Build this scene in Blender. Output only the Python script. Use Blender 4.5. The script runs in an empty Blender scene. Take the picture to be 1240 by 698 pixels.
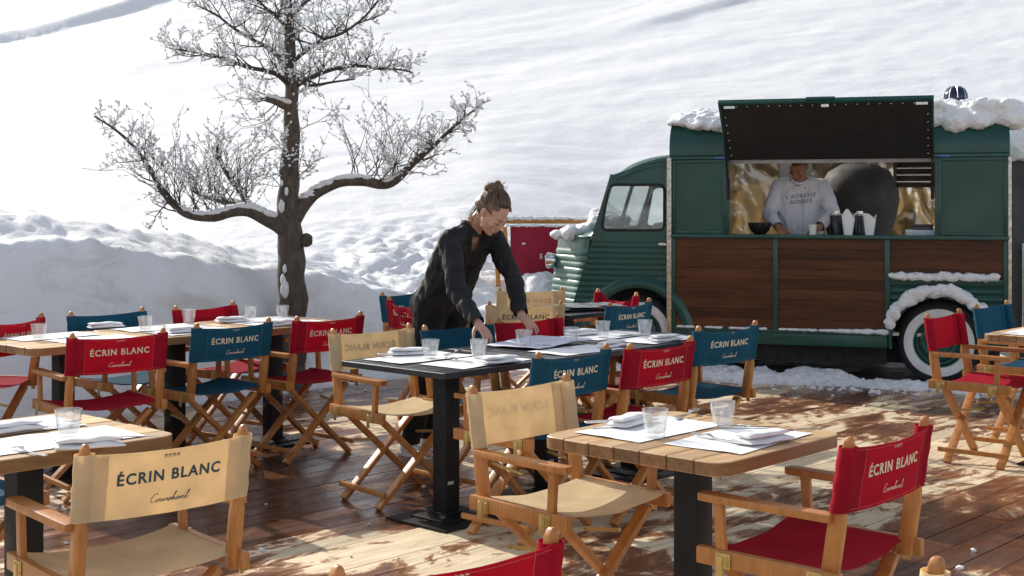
import bpy, bmesh, math, random
from mathutils import Vector, Matrix, noise
V = Vector
rnd = random.Random(7)
R = math.radians
sc = bpy.context.scene
C = sc.collection

# ------------------------------------------------------------------ camera
CAMH, F, CX, HY = 1.5, 1600.0, 620.0, 245.0
def gp(px, py, z=0.0):
    d = F * (CAMH - z) / (py - HY)
    return V(((px - CX) / F * d, d, z))
def dp(px, py, d):
    return V(((px - CX) / F * d, d, CAMH - (py - HY) / F * d))
cam = bpy.data.objects.new('camera', bpy.data.cameras.new('camera'))
C.objects.link(cam); sc.camera = cam
cam.location = (0, 0, CAMH); cam.rotation_euler = (R(90), 0, 0)
cam.data.sensor_width = 36; cam.data.lens = F / 1240 * 36
cam.data.shift_y = -(349 - HY) / 1240
cam.data.clip_start = .05; cam.data.clip_end = 2000

# ------------------------------------------------------------------ light
SAZ, SEL = R(131), R(29)
SUN = V((math.cos(SAZ) * math.cos(SEL), math.sin(SAZ) * math.cos(SEL), math.sin(SEL)))
w = bpy.data.worlds.new("World"); sc.world = w; w.use_nodes = True
nt = w.node_tree; nt.nodes.clear()
sk = nt.nodes.new('ShaderNodeTexSky'); sk.sky_type = 'NISHITA'; sk.sun_disc = False
sk.sun_elevation = SEL; sk.sun_rotation = math.atan2(SUN.x, SUN.y) % (2 * math.pi)
sk.altitude = 1200; sk.air_density = 1.0; sk.dust_density = 4.5; sk.ozone_density = .3
bg = nt.nodes.new('ShaderNodeBackground'); bg.inputs[1].default_value = .15
wo = nt.nodes.new('ShaderNodeOutputWorld')
hs = nt.nodes.new('ShaderNodeHueSaturation'); hs.inputs['Saturation'].default_value = .5; nt.links.new(sk.outputs[0], hs.inputs['Color']); nt.links.new(hs.outputs[0], bg.inputs[0]); nt.links.new(bg.outputs[0], wo.inputs[0])
sl = bpy.data.lights.new('sun', 'SUN'); sl.energy = 3.45; sl.angle = R(.53); sl.color = (1, .945, .85)
so = bpy.data.objects.new('sun', sl); C.objects.link(so)
so.rotation_euler = SUN.to_track_quat('Z', 'Y').to_euler(); so.location = (0, 0, 30)
sc.view_settings.view_transform = 'Standard'; sc.view_settings.look = 'None'
sc.view_settings.gamma = 1; sc.view_settings.use_curve_mapping = False
sc.view_settings.exposure = .54
sc.render.engine = 'CYCLES'
sc.cycles.use_denoising = True
sc.cycles.max_bounces = 10; sc.cycles.transparent_max_bounces = 16
sc.cycles.caustics_reflective = False; sc.cycles.caustics_refractive = False

# ------------------------------------------------------------------ materials
M = {}
class N:
    def __init__(s, name):
        s.m = bpy.data.materials.new(name); s.m.use_nodes = True
        s.t = s.m.node_tree; s.t.nodes.clear()
        s.out = s.t.nodes.new('ShaderNodeOutputMaterial')
    def n(s, typ, **kw):
        x = s.t.nodes.new('ShaderNode' + typ)
        for k, v in kw.items():
            if k.startswith('i_'):
                x.inputs[k[2:].replace('_', ' ')].default_value = v
            else: setattr(x, k, v)
        return x
    def l(s, a, b): s.t.links.new(a, b)
    def bsdf(s, color=(.5, .5, .5), rough=.5, metal=0., spec=.5):
        b = s.n('BsdfPrincipled')
        b.inputs['Base Color'].default_value = (*color, 1); b.inputs['Roughness'].default_value = rough
        b.inputs['Metallic'].default_value = metal; b.inputs['Specular IOR Level'].default_value = spec
        return b
    def coord(s, scale=(1, 1, 1), kind='Object', rot=(0, 0, 0)):
        tc = s.n('TexCoord'); mp = s.n('Mapping')
        mp.inputs['Scale'].default_value = scale; mp.inputs['Rotation'].default_value = rot
        s.l(tc.outputs[kind], mp.inputs['Vector']); return mp.outputs[0]
    def noise(s, vec, scale=5., detail=4., rough=.55, dist=0.):
        x = s.n('TexNoise'); x.inputs['Scale'].default_value = scale; x.inputs['Detail'].default_value = detail
        x.inputs['Roughness'].default_value = rough; x.inputs['Distortion'].default_value = dist
        if vec is not None: s.l(vec, x.inputs['Vector'])
        return x.outputs['Fac']
    def ramp(s, fac, stops):
        x = s.n('ValToRGB'); e = x.color_ramp.elements
        while len(e) < len(stops): e.new(.5)
        for i, (p, c) in enumerate(stops):
            e[i].position = p; e[i].color = (*c, 1) if len(c) == 3 else c
        s.l(fac, x.inputs[0]); return x.outputs[0]
    def mix(s, fac, a, b, mode='MIX'):
        x = s.n('Mix', data_type='RGBA', blend_type=mode)
        for i, v in ((0, fac), (6, a), (7, b)):
            if isinstance(v, (int, float)): x.inputs[i].default_value = v
            elif isinstance(v, tuple): x.inputs[i].default_value = (*v, 1)
            else: s.l(v, x.inputs[i])
        return x.outputs[2]
    def math(s, op, a, b=0.):
        x = s.n('Math', operation=op)
        for i, v in ((0, a), (1, b)):
            if isinstance(v, (int, float)): x.inputs[i].default_value = v
            else: s.l(v, x.inputs[i])
        return x.outputs[0]
    def bump(s, b, h, strength=.3, dist=.01):
        x = s.n('Bump'); x.inputs['Strength'].default_value = strength; x.inputs['Distance'].default_value = dist
        s.l(h, x.inputs['Height']); s.l(x.outputs[0], b.inputs['Normal'])
    def done(s, sh): s.l(sh, s.out.inputs['Surface']); return s.m

def simple(name, color, rough=.5, metal=0., var=.15, vs=8., bs=0., bscale=60., spec=.5, dirt=None):
    k = N(name); b = k.bsdf(color, rough, metal, spec)
    v = k.coord()
    f = k.noise(v, vs, 5)
    c = k.ramp(f, [(.3, tuple(x * (1 - var) for x in color)), (.7, tuple(min(1, x * (1 + var)) for x in color))])
    if dirt:
        f2 = k.noise(v, 3., 6, .7)
        c = k.mix(k.ramp(f2, [(.52, (0, 0, 0)), (.7, (.6, .6, .6))]), c, dirt)
    k.l(c, b.inputs['Base Color'])
    k.l(k.ramp(k.noise(v, vs * 1.7, 3), [(.3, (rough * .8,) * 3), (.7, (min(1, rough * 1.2),) * 3)]), b.inputs['Roughness'])
    if bs: k.bump(b, k.noise(v, bscale, 4), bs, .004)
    M[name] = k.done(b.outputs[0]); return M[name]

def fabric(name, color, trans=.3):
    k = N(name); b = k.bsdf(color, .85, 0, .2)
    v = k.coord()
    oi = k.n('ObjectInfo')
    f = k.noise(v, 7., 4)
    c = k.ramp(f, [(.3, tuple(x * .86 for x in color)), (.7, tuple(min(1, x * 1.1) for x in color))])
    hs = k.n('HueSaturation'); k.l(c, hs.inputs['Color'])
    k.l(k.math('ADD', k.math('MULTIPLY', oi.outputs['Random'], .22), .89), hs.inputs['Value'])
    c = hs.outputs[0]
    k.l(c, b.inputs['Base Color'])
    h = k.math('ADD', k.noise(k.coord((1, 1, 1)), 420., 1), k.math('MULTIPLY', k.noise(v, 22., 3, .5, .6), 2.2))
    k.bump(b, h, .35, .0025)
    t = k.n('BsdfTranslucent'); k.l(c, t.inputs['Color'])
    mx = k.n('MixShader'); mx.inputs[0].default_value = trans
    k.l(b.outputs[0], mx.inputs[1]); k.l(t.outputs[0], mx.inputs[2])
    M[name] = k.done(mx.outputs[0])

def wood(name, dark, light, scale=(1, 1, 1), gs=14., rough=.45, tone=False, bs=.15, objvar=.16):
    """grain runs along the axis of the smallest scale"""
    k = N(name); b = k.bsdf(light, rough, 0, .22 if 'truck' in name else .45)
    v = k.coord(scale)
    oi = k.n('ObjectInfo')
    ad = k.n('VectorMath', operation='ADD'); k.l(v, ad.inputs[0])
    sc_ = k.n('VectorMath', operation='SCALE'); k.l(oi.outputs['Location'], sc_.inputs[0]); sc_.inputs['Scale'].default_value = 3.7
    k.l(sc_.outputs[0], ad.inputs[1]); v = ad.outputs[0]
    f = k.noise(v, gs, 6, .62, 1.2)
    c = k.ramp(f, [(.3, dark), (.72, light)])
    f2 = k.noise(v, gs * .22, 3)
    c = k.mix(k.math('MULTIPLY', f2, .5), c, tuple(x * .72 for x in dark), 'MIX')
    hs = k.n('HueSaturation'); k.l(c, hs.inputs['Color'])
    val = k.math('ADD', k.math('MULTIPLY', oi.outputs['Random'], objvar * 2), 1 - objvar)
    if tone:
        at = k.n('Attribute', attribute_name='tone')
        val = k.math('MULTIPLY', val, k.math('ADD', k.math('MULTIPLY', at.outputs['Fac'], .55), .72))
    k.l(val, hs.inputs['Value']); k.l(hs.outputs[0], b.inputs['Base Color'])
    k.bump(b, f, bs, .003)
    M[name] = k.done(b.outputs[0])

wood('chair_wood', (.40, .155, .038), (.66, .30, .095), (1, 1, .25), 30., .4)
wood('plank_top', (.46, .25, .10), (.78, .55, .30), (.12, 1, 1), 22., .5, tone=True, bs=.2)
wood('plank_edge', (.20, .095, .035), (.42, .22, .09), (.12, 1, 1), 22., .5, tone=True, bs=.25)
wood('truck_wood', (.060, .021, .009), (.145, .052, .022), (.1, 1, 1), 16., .42, tone=True, objvar=.05)
wood('rail_wood', (.42, .17, .03), (.62, .30, .07), (.2, 1, 1), 16., .55)
fabric('red_canvas', (.50, .012, .036), .40)
fabric('blue_canvas', (.018, .11, .18), .34)
fabric('beige_canvas', (.82, .665, .42), .42)
fabric('banner_cloth', (.30, .022, .045), .1)
simple('brass', (.55, .40, .16), .35, 1., .2)
simple('cream_ink', (.78, .66, .48), .7)
simple('navy_ink', (.02, .07, .10), .7)
def faint(name, c):
    k = N(name); d = k.n('BsdfDiffuse'); d.inputs[0].default_value = (*c, 1); t = k.n('BsdfTransparent'); mx = k.n('MixShader'); mx.inputs[0].default_value = .35
    k.l(t.outputs[0], mx.inputs[1]); k.l(d.outputs[0], mx.inputs[2]); M[name] = k.done(mx.outputs[0])
faint('sheer_ink', (.02, .07, .10))  # ink made part transparent so its shadow through the canvas stays faint
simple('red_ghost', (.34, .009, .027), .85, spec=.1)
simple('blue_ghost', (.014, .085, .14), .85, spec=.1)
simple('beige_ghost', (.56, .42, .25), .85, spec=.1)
simple('red_thread', (.62, .16, .16), .8); simple('blue_thread', (.10, .25, .32), .8); simple('beige_thread', (.80, .66, .46), .8)
simple('black_steel', (.012, .012, .013), .5, 0., .3, 12., .1, spec=.25)
simple('black_slat', (.028, .029, .031), .36, 0., .35, 9., .15, spec=.4)
simple('paper', (.86, .86, .87), .7, 0, .03, 5., .15, 40.)
simple('paper_print', (.30, .27, .42), .8)
simple('lilac_cloth', (.70, .69, .79), .8, 0, .12, 6., .3, 30.)
simple('grey_paper', (.30, .31, .30), .6, 0, .2, 6.)
simple('napkin', (.82, .80, .80), .85, 0, .05, 9., .3, 120.)
simple('cutlery', (.62, .61, .60), .22, 1., .1)
simple('truck_green', (.005, .060, .046), .26, 0., .25, 2.2, .05, 9., .5, dirt=(.016, .055, .040))
simple('truck_pale', (.014, .085, .062), .42, 0., .2, 3., .05, 25.)
simple('panel_green', (.012, .058, .040), .36, 0., .32, 1.6, .05, 6., dirt=(.030, .056, .038))
simple('chrome', (.7, .7, .7), .14, 1., .08)
simple('worn_metal', (.55, .50, .42), .4, 1., .4, 30., .3, 40.)
simple('rubber', (.014, .014, .015), .75, 0., .3, 10., .2)
simple('white_wall', (.70, .69, .67), .6, 0., .08, 10.)
simple('lining', (.012, .0115, .011), .6, 0., .3, 5.)
simple('rivet_metal', (.7, .7, .68), .35, .6)
simple('cabin_dark', (.03, .032, .033), .6)
simple('seat_grey', (.16, .15, .14), .8)
simple('black_pot', (.014, .013, .013), .25, 0., .2)
simple('oven_black', (.06, .052, .044), .75, 0., .3, 3., .2, 8.)
simple('crate_dark', (.06, .035, .025), .5)
simple('shed_metal', (.050, .047, .044), .5, .2, .25, 3.)
simple('cup_white', (.80, .80, .78), .6, 0., .05)
simple('tray_blue', (.50, .55, .62), .4)
simple('dark_enamel', (.01, .02, .06), .15)
simple('blouse', (.0105, .0105, .011), .72, 0., .2, 6., .35, 35., .4)
simple('trousers', (.010, .010, .012), .8, 0., .2, 6., .3, 30., .3)
simple('sweater', (.66, .64, .67), .9, 0., .05, 8., .4, 90., .2)
simple('embroidery', (.20, .18, .20), .8)
simple('apron', (.60, .59, .66), .9, 0., .06, 6., .3, 60.)
simple('trainer_white', (.72, .70, .68), .6)
simple('trainer_dark', (.03, .03, .035), .7)
simple('lips', (.42, .13, .11), .45)
simple('eye_white', (.6, .58, .56), .3)
simple('button', (.25, .24, .22), .3)
simple('asphalt', (.05, .05, .052), .55, 0., .4, 3., .5, 30.)
simple('pale_reflector', (.75, .78, .8), .08, 1.)
simple('blue_glass', (.05, .10, .35), .08, 0., .3)

def skin(name, color):
    k = N(name); b = k.bsdf(color, .5, 0, .4); v = k.coord()
    f = k.noise(v, 14., 4)
    k.l(k.ramp(f, [(.3, tuple(x * y for x, y in zip(color, (.95, .86, .84)))), (.7, color)]), b.inputs['Base Color'])
    b.inputs['Subsurface Weight'].default_value = .12; b.inputs['Subsurface Radius'].default_value = (.01, .004, .002)
    k.bump(b, k.noise(v, 160., 2), .08, .001)
    M[name] = k.done(b.outputs[0])
skin('skin_fair', (.56, .32, .22)); skin('skin_tan', (.33, .16, .095))

def hairmat(name, c0, c1):
    k = N(name); b = k.bsdf(c0, .42, 0, .5)
    v = k.coord((1, 1, .25))
    f = k.noise(v, 55., 4, .6, 1.5)
    k.l(k.ramp(f, [(.32, c0), (.72, c1)]), b.inputs['Base Color']); k.bump(b, f, .6, .004)
    M[name] = k.done(b.outputs[0])
hairmat('hair_brown', (.04, .019, .009), (.19, .098, .042)); hairmat('hair_dark', (.012, .009, .007), (.03, .022, .016))

# snow
def snowmat(name, color, fine=.5, sheen=0.):
    k = N(name); b = k.bsdf(color, .62, 0, .3)
    v = k.coord()
    f = k.noise(v, 1.1, 6, .6)
    k.l(k.ramp(f, [(.3, tuple(x * .955 for x in color)), (.7, color)]), b.inputs['Base Color'])
    h = k.math('ADD', k.math('MULTIPLY', k.noise(v, 9., 5, .6), 1.6), k.noise(v, 60., 4, .65))
    k.bump(b, h, fine, .03)
    M[name] = k.done(b.outputs[0])
snowmat('snow', (.88, .88, .885), .35)
snowmat('snow_clump', (.89, .89, .895), .6)
def terrmat():
    k = N('terrain_snow'); b = k.bsdf((.88, .88, .885), .6, 0, .3)
    v = k.coord()
    f = k.noise(v, .5, 6, .6)
    base = k.ramp(f, [(.3, (.81, .815, .82)), (.7, (.86, .86, .862))])
    # dirty brownish smears low on the ploughed bank, coloured by the 'dirt' attribute
    at = k.n('Attribute', attribute_name='dirt')
    f2 = k.noise(k.coord((1, 1, 2.2)), 1.3, 7, .66, .6)
    d = k.math('MULTIPLY', k.ramp(f2, [(.5, (0, 0, 0)), (.68, (1, 1, 1))]), at.outputs['Fac'])
    d = k.math('MULTIPLY', d, .62)
    k.l(k.mix(d, base, (.56, .51, .44)), b.inputs['Base Color'])
    h = k.math('ADD', k.math('MULTIPLY', k.noise(v, 5., 5, .6), 1.5), k.noise(v, 34., 4, .65))
    sv = k.coord((.30, 1.05, 1), 'Object', (0, 0, R(-28)))
    h2 = k.math('ADD', k.math('MULTIPLY', k.noise(sv, .42, 6, .58, .5), 8.), k.math('MULTIPLY', k.noise(sv, 2.2, 4, .5, .3), 1.1))
    h = k.math('ADD', h, h2)
    k.bump(b, h, .34, .03)
    M['terrain_snow'] = k.done(b.outputs[0])
terrmat()

def thin_glass(name, tint=(.97, .98, .98), refl=1., milk=0.):
    k = N(name)
    tr = k.n('BsdfTransparent'); tr.inputs[0].default_value = (*tint, 1)
    gl = k.n('BsdfGlossy'); gl.inputs['Roughness'].default_value = .03
    fr = k.n('LayerWeight'); fr.inputs[0].default_value = .5
    fc = k.math('ADD', k.math('MULTIPLY', k.math('POWER', fr.outputs['Facing'], 4.), .5 * refl), .055 * refl)
    mx = k.n('MixShader'); k.l(fc, mx.inputs[0])
    k.l(tr.outputs[0], mx.inputs[1]); k.l(gl.outputs[0], mx.inputs[2])
    if milk:
        df = k.n('BsdfDiffuse'); df.inputs[0].default_value = (.9, .9, .9, 1); m2 = k.n('MixShader'); m2.inputs[0].default_value = milk
        k.l(mx.outputs[0], m2.inputs[1]); k.l(df.outputs[0], m2.inputs[2]); mx = m2
    M[name] = k.done(mx.outputs[0])
thin_glass('tumbler_glass', (.985, .99, .99), 1.8, .10); thin_glass('window_glass', (.90, .93, .92), 1.2)

SOAK = [(330, 590, 1.3, .13), (150, 640, .8, .08), (980, 487, 1.3, .03), (1195, 665, .5, .06), (1100, 590, .8, -.05), (800, 500, 1.2, .10), (450, 668, .75, -.12), (600, 670, .5, -.1), (1190, 545, .9, -.10), (500, 500, .9, -.08)]
def deckmat():
    k = N('deck_boards')
    b = k.bsdf((.4, .3, .2), .6)
    at = k.n('Attribute', attribute_name='tone')
    v = k.coord((.16, 1, 1))
    g = k.noise(v, 26., 6, .65, .8)
    dry = k.ramp(g, [(.25, (.38, .275, .165)), (.5, (.58, .47, .31)), (.75, (.70, .59, .41))])
    hs = k.n('HueSaturation'); k.l(dry, hs.inputs['Color'])
    k.l(k.math('ADD', k.math('MULTIPLY', at.outputs['Fac'], .48), .84), hs.inputs['Value'])
    # melt water: soaked, stained boards with their own patch outlines
    wv = k.coord((.55, 1.0, 1))
    tn = k.n('VectorMath', operation='ADD'); k.l(wv, tn.inputs[0])
    cb = k.n('CombineXYZ'); k.l(k.math('MULTIPLY', at.outputs['Fac'], .35), cb.inputs[0]); k.l(cb.outputs[0], tn.inputs[1])
    big = k.noise(tn.outputs[0], .62, 2, .5)
    mid = k.noise(tn.outputs[0], 3.1, 8, .7, .5)
    wet = k.math('ADD', k.math('MULTIPLY', big, .72), k.math('MULTIPLY', mid, .88))
    pos = k.coord((1, 1, 1))
    for (px, py, rad, amt) in SOAK:
        c = gp(px, py); ds = k.n('VectorMath', operation='DISTANCE'); k.l(pos, ds.inputs[0])
        ds.inputs[1].default_value = (c.x * math.cos(R(47)) + c.y * math.sin(R(47)), -c.x * math.sin(R(47)) + c.y * math.cos(R(47)), 0)
        fall = k.n('MapRange', interpolation_type='SMOOTHSTEP'); k.l(ds.outputs['Value'], fall.inputs[0]); fall.inputs[1].default_value = rad; fall.inputs[2].default_value = 0.; fall.inputs[3].default_value = 0.; fall.inputs[4].default_value = amt
        wet = k.math('ADD', wet, fall.outputs[0])
    w01 = k.ramp(wet, [(.775, (0, 0, 0)), (.787, (.75, .75, .75)), (.84, (1, 1, 1))])
    wcol = k.ramp(wet, [(.78, (.36, .15, .065)), (.825, (.22, .088, .040)), (.94, (.10, .046, .026))])
    wm = k.mix(.55, wcol, k.mix(1., wcol, k.ramp(g, [(.3, (.6, .6, .6)), (.7, (1.25, 1.25, 1.25))]), 'MULTIPLY'))
    k.l(k.mix(w01, hs.outputs[0], wm), b.inputs['Base Color'])
    k.l(k.mix(w01, (.68, .68, .68), k.ramp(k.noise(v, 9., 4), [(.3, (.10, .10, .10)), (.7, (.36, .36, .36))])), b.inputs['Roughness'])
    k.bump(b, g, .35, .004)
    M['deck_boards'] = k.done(b.outputs[0])
deckmat()

def barkmat():
    k = N('bark'); b = k.bsdf((.05, .04, .03), .85)
    v = k.coord((1, 1, .35))
    f = k.noise(v, 22., 7, .7, .8)
    k.l(k.ramp(f, [(.3, (.036, .027, .020)), (.72, (.16, .128, .10))]), b.inputs['Base Color'])
    k.bump(b, f, .9, .02); M['bark'] = k.done(b.outputs[0])
barkmat()
simple('twig_bark', (.055, .042, .033), .8, 0., .3)

def foilmat():
    k = N('crumpled_foil'); b = k.bsdf((.80, .70, .50), .3, 1.)
    v = k.coord()
    f = k.noise(v, 2.2, 3)
    k.l(k.ramp(f, [(.35, (.88, .85, .78)), (.65, (.86, .68, .42))]), b.inputs['Base Color'])
    k.bump(b, k.noise(v, 5., 2, .4, .8), .15, .05)
    tl = k.n('BsdfTranslucent'); tl.inputs[0].default_value = (.80, .64, .40, 1)  # translucency added so sun behind the sheet makes it glow
    mx = k.n('MixShader'); mx.inputs[0].default_value = .42; k.l(b.outputs[0], mx.inputs[1]); k.l(tl.outputs[0], mx.inputs[2])
    M['crumpled_foil'] = k.done(mx.outputs[0])
foilmat()
simple('brushed_steel', (.60, .57, .49), .45, .55, .2, 3.)

# ------------------------------------------------------------------ mesh helpers
def catmull(pts, n=4):
    P = [V(p) for p in pts]
    if len(P) < 3: return P
    out = []
    for i in range(len(P) - 1):
        a = P[max(0, i - 1)]; b = P[i]; c = P[i + 1]; d = P[min(len(P) - 1, i + 2)]
        for j in range(n):
            t = j / n
            out.append(.5 * ((2 * b) + (c - a) * t + (2 * a - 5 * b + 4 * c - d) * t * t + (3 * b - a - 3 * c + d) * t ** 3))
    out.append(P[-1]); return out

class MB:
    def __init__(s): s.v = []; s.f = []; s.mi = []; s.tone = {}; s.cur = 0
    def add(s, vs, fs, tone=None):
        o = len(s.v); s.v += [tuple(x) for x in vs]
        for f in fs:
            if tone is not None: s.tone[len(s.f)] = tone
            s.f.append(tuple(i + o for i in f)); s.mi.append(s.cur)
        return s
    def box(s, c, size, m=None, tone=None):
        hx, hy, hz = size[0] / 2, size[1] / 2, size[2] / 2
        vs = [V((x * hx, y * hy, z * hz)) for x in (-1, 1) for y in (-1, 1) for z in (-1, 1)]
        if m is not None: vs = [m @ p for p in vs]
        vs = [p + V(c) for p in vs]
        return s.add(vs, [(0, 1, 3, 2), (4, 6, 7, 5), (0, 4, 5, 1), (2, 3, 7, 6), (0, 2, 6, 4), (1, 5, 7, 3)], tone)
    def span(s, x0, x1, y0, y1, z0, z1, tone=None):
        return s.box(((x0 + x1) / 2, (y0 + y1) / 2, (z0 + z1) / 2), (x1 - x0, y1 - y0, z1 - z0), None, tone)
    def bar(s, p0, p1, w, h, up=(0, 0, 1)):
        p0, p1 = V(p0), V(p1); d = (p1 - p0); L = d.length; d.normalize()
        x = d.cross(V(up)); 
        if x.length < 1e-4: x = d.cross(V((1, 0, 0)))
        x.normalize(); z = x.cross(d)
        m = Matrix((x, d, z)).transposed()
        return s.box((p0 + p1) / 2, (w, L, h), m)
    def tube(s, pts, rad, seg=8, cap=True, flat=None):
        P = [V(p) for p in pts]; n = len(P)
        if isinstance(rad, (int, float)): rad = [rad] * n
        vs = []; fs = []; px = None
        for i, p in enumerate(P):
            t = (P[min(n - 1, i + 1)] - P[max(0, i - 1)])
            if t.length < 1e-9: t = V((0, 0, 1))
            t.normalize()
            if px is None:
                px = t.orthogonal().normalized() if flat is None else (V(flat) - t * t.dot(V(flat))).normalized()
            px = (px - t * t.dot(px))
            px = px.normalized() if px.length > 1e-6 else t.orthogonal().normalized()
            py = t.cross(px)
            for k in range(seg):
                a = 2 * math.pi * k / seg
                vs.append(p + (px * math.cos(a) + py * math.sin(a)) * rad[i])
        for i in range(n - 1):
            for k in range(seg):
                a = i * seg + k; b = i * seg + (k + 1) % seg
                fs.append((a, b, b + seg, a + seg))
        if cap:
            fs.append(tuple(range(seg - 1, -1, -1))); fs.append(tuple((n - 1) * seg + k for k in range(seg)))
        return s.add(vs, fs)
    def lathe(s, prof, seg=24, m=None, close=False):
        vs = []; fs = []; n = len(prof)
        for k in range(seg):
            a = 2 * math.pi * k / seg
            for r, z in prof:
                p = V((r * math.cos(a), r * math.sin(a), z)); vs.append(m @ p if m is not None else p)
        for k in range(seg):
            k2 = (k + 1) % seg
            for i in range(n - 1 if not close else n):
                j = (i + 1) % n
                fs.append((k * n + i, k2 * n + i, k2 * n + j, k * n + j))
        return s.add(vs, fs)
    def grid(s, fn, nu, nv, thick=None):
        """fn(u,v) -> point, u,v in 0..1; thick: fn giving the second side -> closed sheet"""
        def idx(i, j, o=0): return o + i * (nv + 1) + j
        vs = [fn(i / nu, j / nv) for i in range(nu + 1) for j in range(nv + 1)]
        fs = [(idx(i, j), idx(i + 1, j), idx(i + 1, j + 1), idx(i, j + 1)) for i in range(nu) for j in range(nv)]
        if thick:
            o = len(vs)
            vs += [thick(i / nu, j / nv) for i in range(nu + 1) for j in range(nv + 1)]
            fs += [(idx(i, j, o), idx(i, j + 1, o), idx(i + 1, j + 1, o), idx(i + 1, j, o)) for i in range(nu) for j in range(nv)]
            for i in range(nu):
                fs += [(idx(i, 0), idx(i, 0, o), idx(i + 1, 0, o), idx(i + 1, 0)), (idx(i, nv), idx(i + 1, nv), idx(i + 1, nv, o), idx(i, nv, o))]
            for j in range(nv):
                fs += [(idx(0, j), idx(0, j + 1), idx(0, j + 1, o), idx(0, j, o)), (idx(nu, j), idx(nu, j, o), idx(nu, j + 1, o), idx(nu, j + 1))]
        return s.add(vs, fs)
    def prism(s, poly, d, tone=None):
        """poly: list of 3d points (planar), extruded by vector d"""
        n = len(poly); P = [V(p) for p in poly]; d = V(d)
        return s.add(P + [p + d for p in P], [tuple(range(n - 1, -1, -1)), tuple(range(n, 2 * n))] +
                     [(i, (i + 1) % n, (i + 1) % n + n, i + n) for i in range(n)], tone)
    def ball(s, c, r, sub=1, m=None, jit=0.):
        bm = bmesh.new(); bmesh.ops.create_icosphere(bm, subdivisions=sub, radius=1)
        rr = V(r) if not isinstance(r, (int, float)) else V((r, r, r))
        vs = []
        for p in bm.verts:
            q = V((p.co.x * rr.x, p.co.y * rr.y, p.co.z * rr.z)) * (1 + jit * (rnd.random() - .5))
            if m is not None: q = m @ q
            vs.append(q + V(c))
        fs = [tuple(x.index for x in f.verts) for f in bm.faces]; bm.free()
        return s.add(vs, fs)
    def mesh(s, name, mats, smooth=35, bevel=0., bseg=2, fix=True):
        me = bpy.data.meshes.new(name); me.from_pydata(s.v, [], s.f)
        for m in (mats if isinstance(mats, (list, tuple)) else [mats]): me.materials.append(M[m])
        me.polygons.foreach_set('material_index', s.mi)
        if s.tone:
            a = me.attributes.new('tone', 'FLOAT', 'FACE')
            a.data.foreach_set('value', [s.tone.get(i, .5) for i in range(len(s.f))])
        if bevel or fix:
            bm = bmesh.new(); bm.from_mesh(me)
            if fix: bmesh.ops.recalc_face_normals(bm, faces=bm.faces)
            if bevel:
                ed = [e for e in bm.edges if len(e.link_faces) == 2 and e.calc_face_angle(0) > R(40)]
                bmesh.ops.bevel(bm, geom=ed, offset=bevel, segments=bseg, affect='EDGES', clamp_overlap=True, profile=.6)
            bm.to_mesh(me); bm.free()
        if smooth:
            me.polygons.foreach_set('use_smooth', [True] * len(me.polygons))
            me.set_sharp_from_angle(angle=R(smooth))
        me.update(); return me
    def build(s, name, mats, parent=None, smooth=35, bevel=0., bseg=2, world=False, fix=True):
        me = s.mesh(name, mats, smooth, bevel, bseg, fix)
        return link(name, me, parent, world)

def link(name, me, parent=None, world=False):
    o = bpy.data.objects.new(name, me); C.objects.link(o)
    if parent is not None:
        o.parent = parent
        if world: me.transform(Matrix.Translation(-abs_loc(parent)))
    return o
def abs_loc(o):
    p = V((0, 0, 0))
    while o is not None: p += o.location; o = o.parent
    return p
def tag(o, label=None, cat=None, group=None, kind=None):
    for k, v in (('label', label), ('category', cat), ('group', group), ('kind', kind)):
        if v: o[k] = v
    return o
def empty(name, loc, label, cat, group=None, rz=0.):
    o = bpy.data.objects.new(name, None); C.objects.link(o)
    o.empty_display_size = .1; o.location = loc; o.rotation_euler = (0, 0, rz)
    return tag(o, label, cat, group)

def remesh(mb, voxel, smooth_it=4, disp=None, factor=.5):
    """one continuous skin round everything in mb"""
    me = bpy.data.meshes.new('tmp'); me.from_pydata(mb.v, [], mb.f)
    o = bpy.data.objects.new('tmp', me); C.objects.link(o)
    m = o.modifiers.new('r', 'REMESH'); m.mode = 'VOXEL'; m.voxel_size = voxel
    if smooth_it:
        m2 = o.modifiers.new('s', 'SMOOTH'); m2.iterations = smooth_it; m2.factor = factor
    dg = bpy.context.evaluated_depsgraph_get()
    out = bpy.data.meshes.new_from_object(o.evaluated_get(dg))
    bpy.data.objects.remove(o); bpy.data.meshes.remove(me)
    if disp:
        ns = [x.normal.copy() for x in out.vertices]
        for x, n in zip(out.vertices, ns): x.co = disp(x.co.copy(), n)
    out.polygons.foreach_set('use_smooth', [True] * len(out.polygons)); out.update()
    return out
_ICO = None
def hull(mb, p0, r0, p1, r1):
    """tapered capsule"""
    global _ICO
    if _ICO is None:
        b = bmesh.new(); bmesh.ops.create_icosphere(b, subdivisions=2, radius=1); _ICO = [v.co.copy() for v in b.verts]; b.free()
    bm = bmesh.new()
    for p, r in ((V(p0), r0), (V(p1), r1)):
        for q in _ICO: bm.verts.new(p + q * r)
    res = bmesh.ops.convex_hull(bm, input=bm.verts)
    bmesh.ops.delete(bm, geom=[v for v in bm.verts if not v.link_faces], context='VERTS')
    bm.verts.index_update()
    mb.add([v.co.copy() for v in bm.verts], [tuple(v.index for v in f.verts) for f in bm.faces]); bm.free()
def clump(name, balls, voxel, mat, parent=None, amp=.012, freq=14., world=True, sm=7):
    mb = MB()
    for c, r in balls: mb.ball(c, r, 2)
    def d(p, n):
        return p + n * (amp * (noise.noise(p * freq) + .5 * noise.noise(p * freq * 2.3) + .32 * noise.noise(p * freq * 5.1)))
    me = remesh(mb, voxel, sm, d); me.materials.clear(); me.materials.append(M[mat])
    return link(name, me, parent, world and parent is not None)

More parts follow.
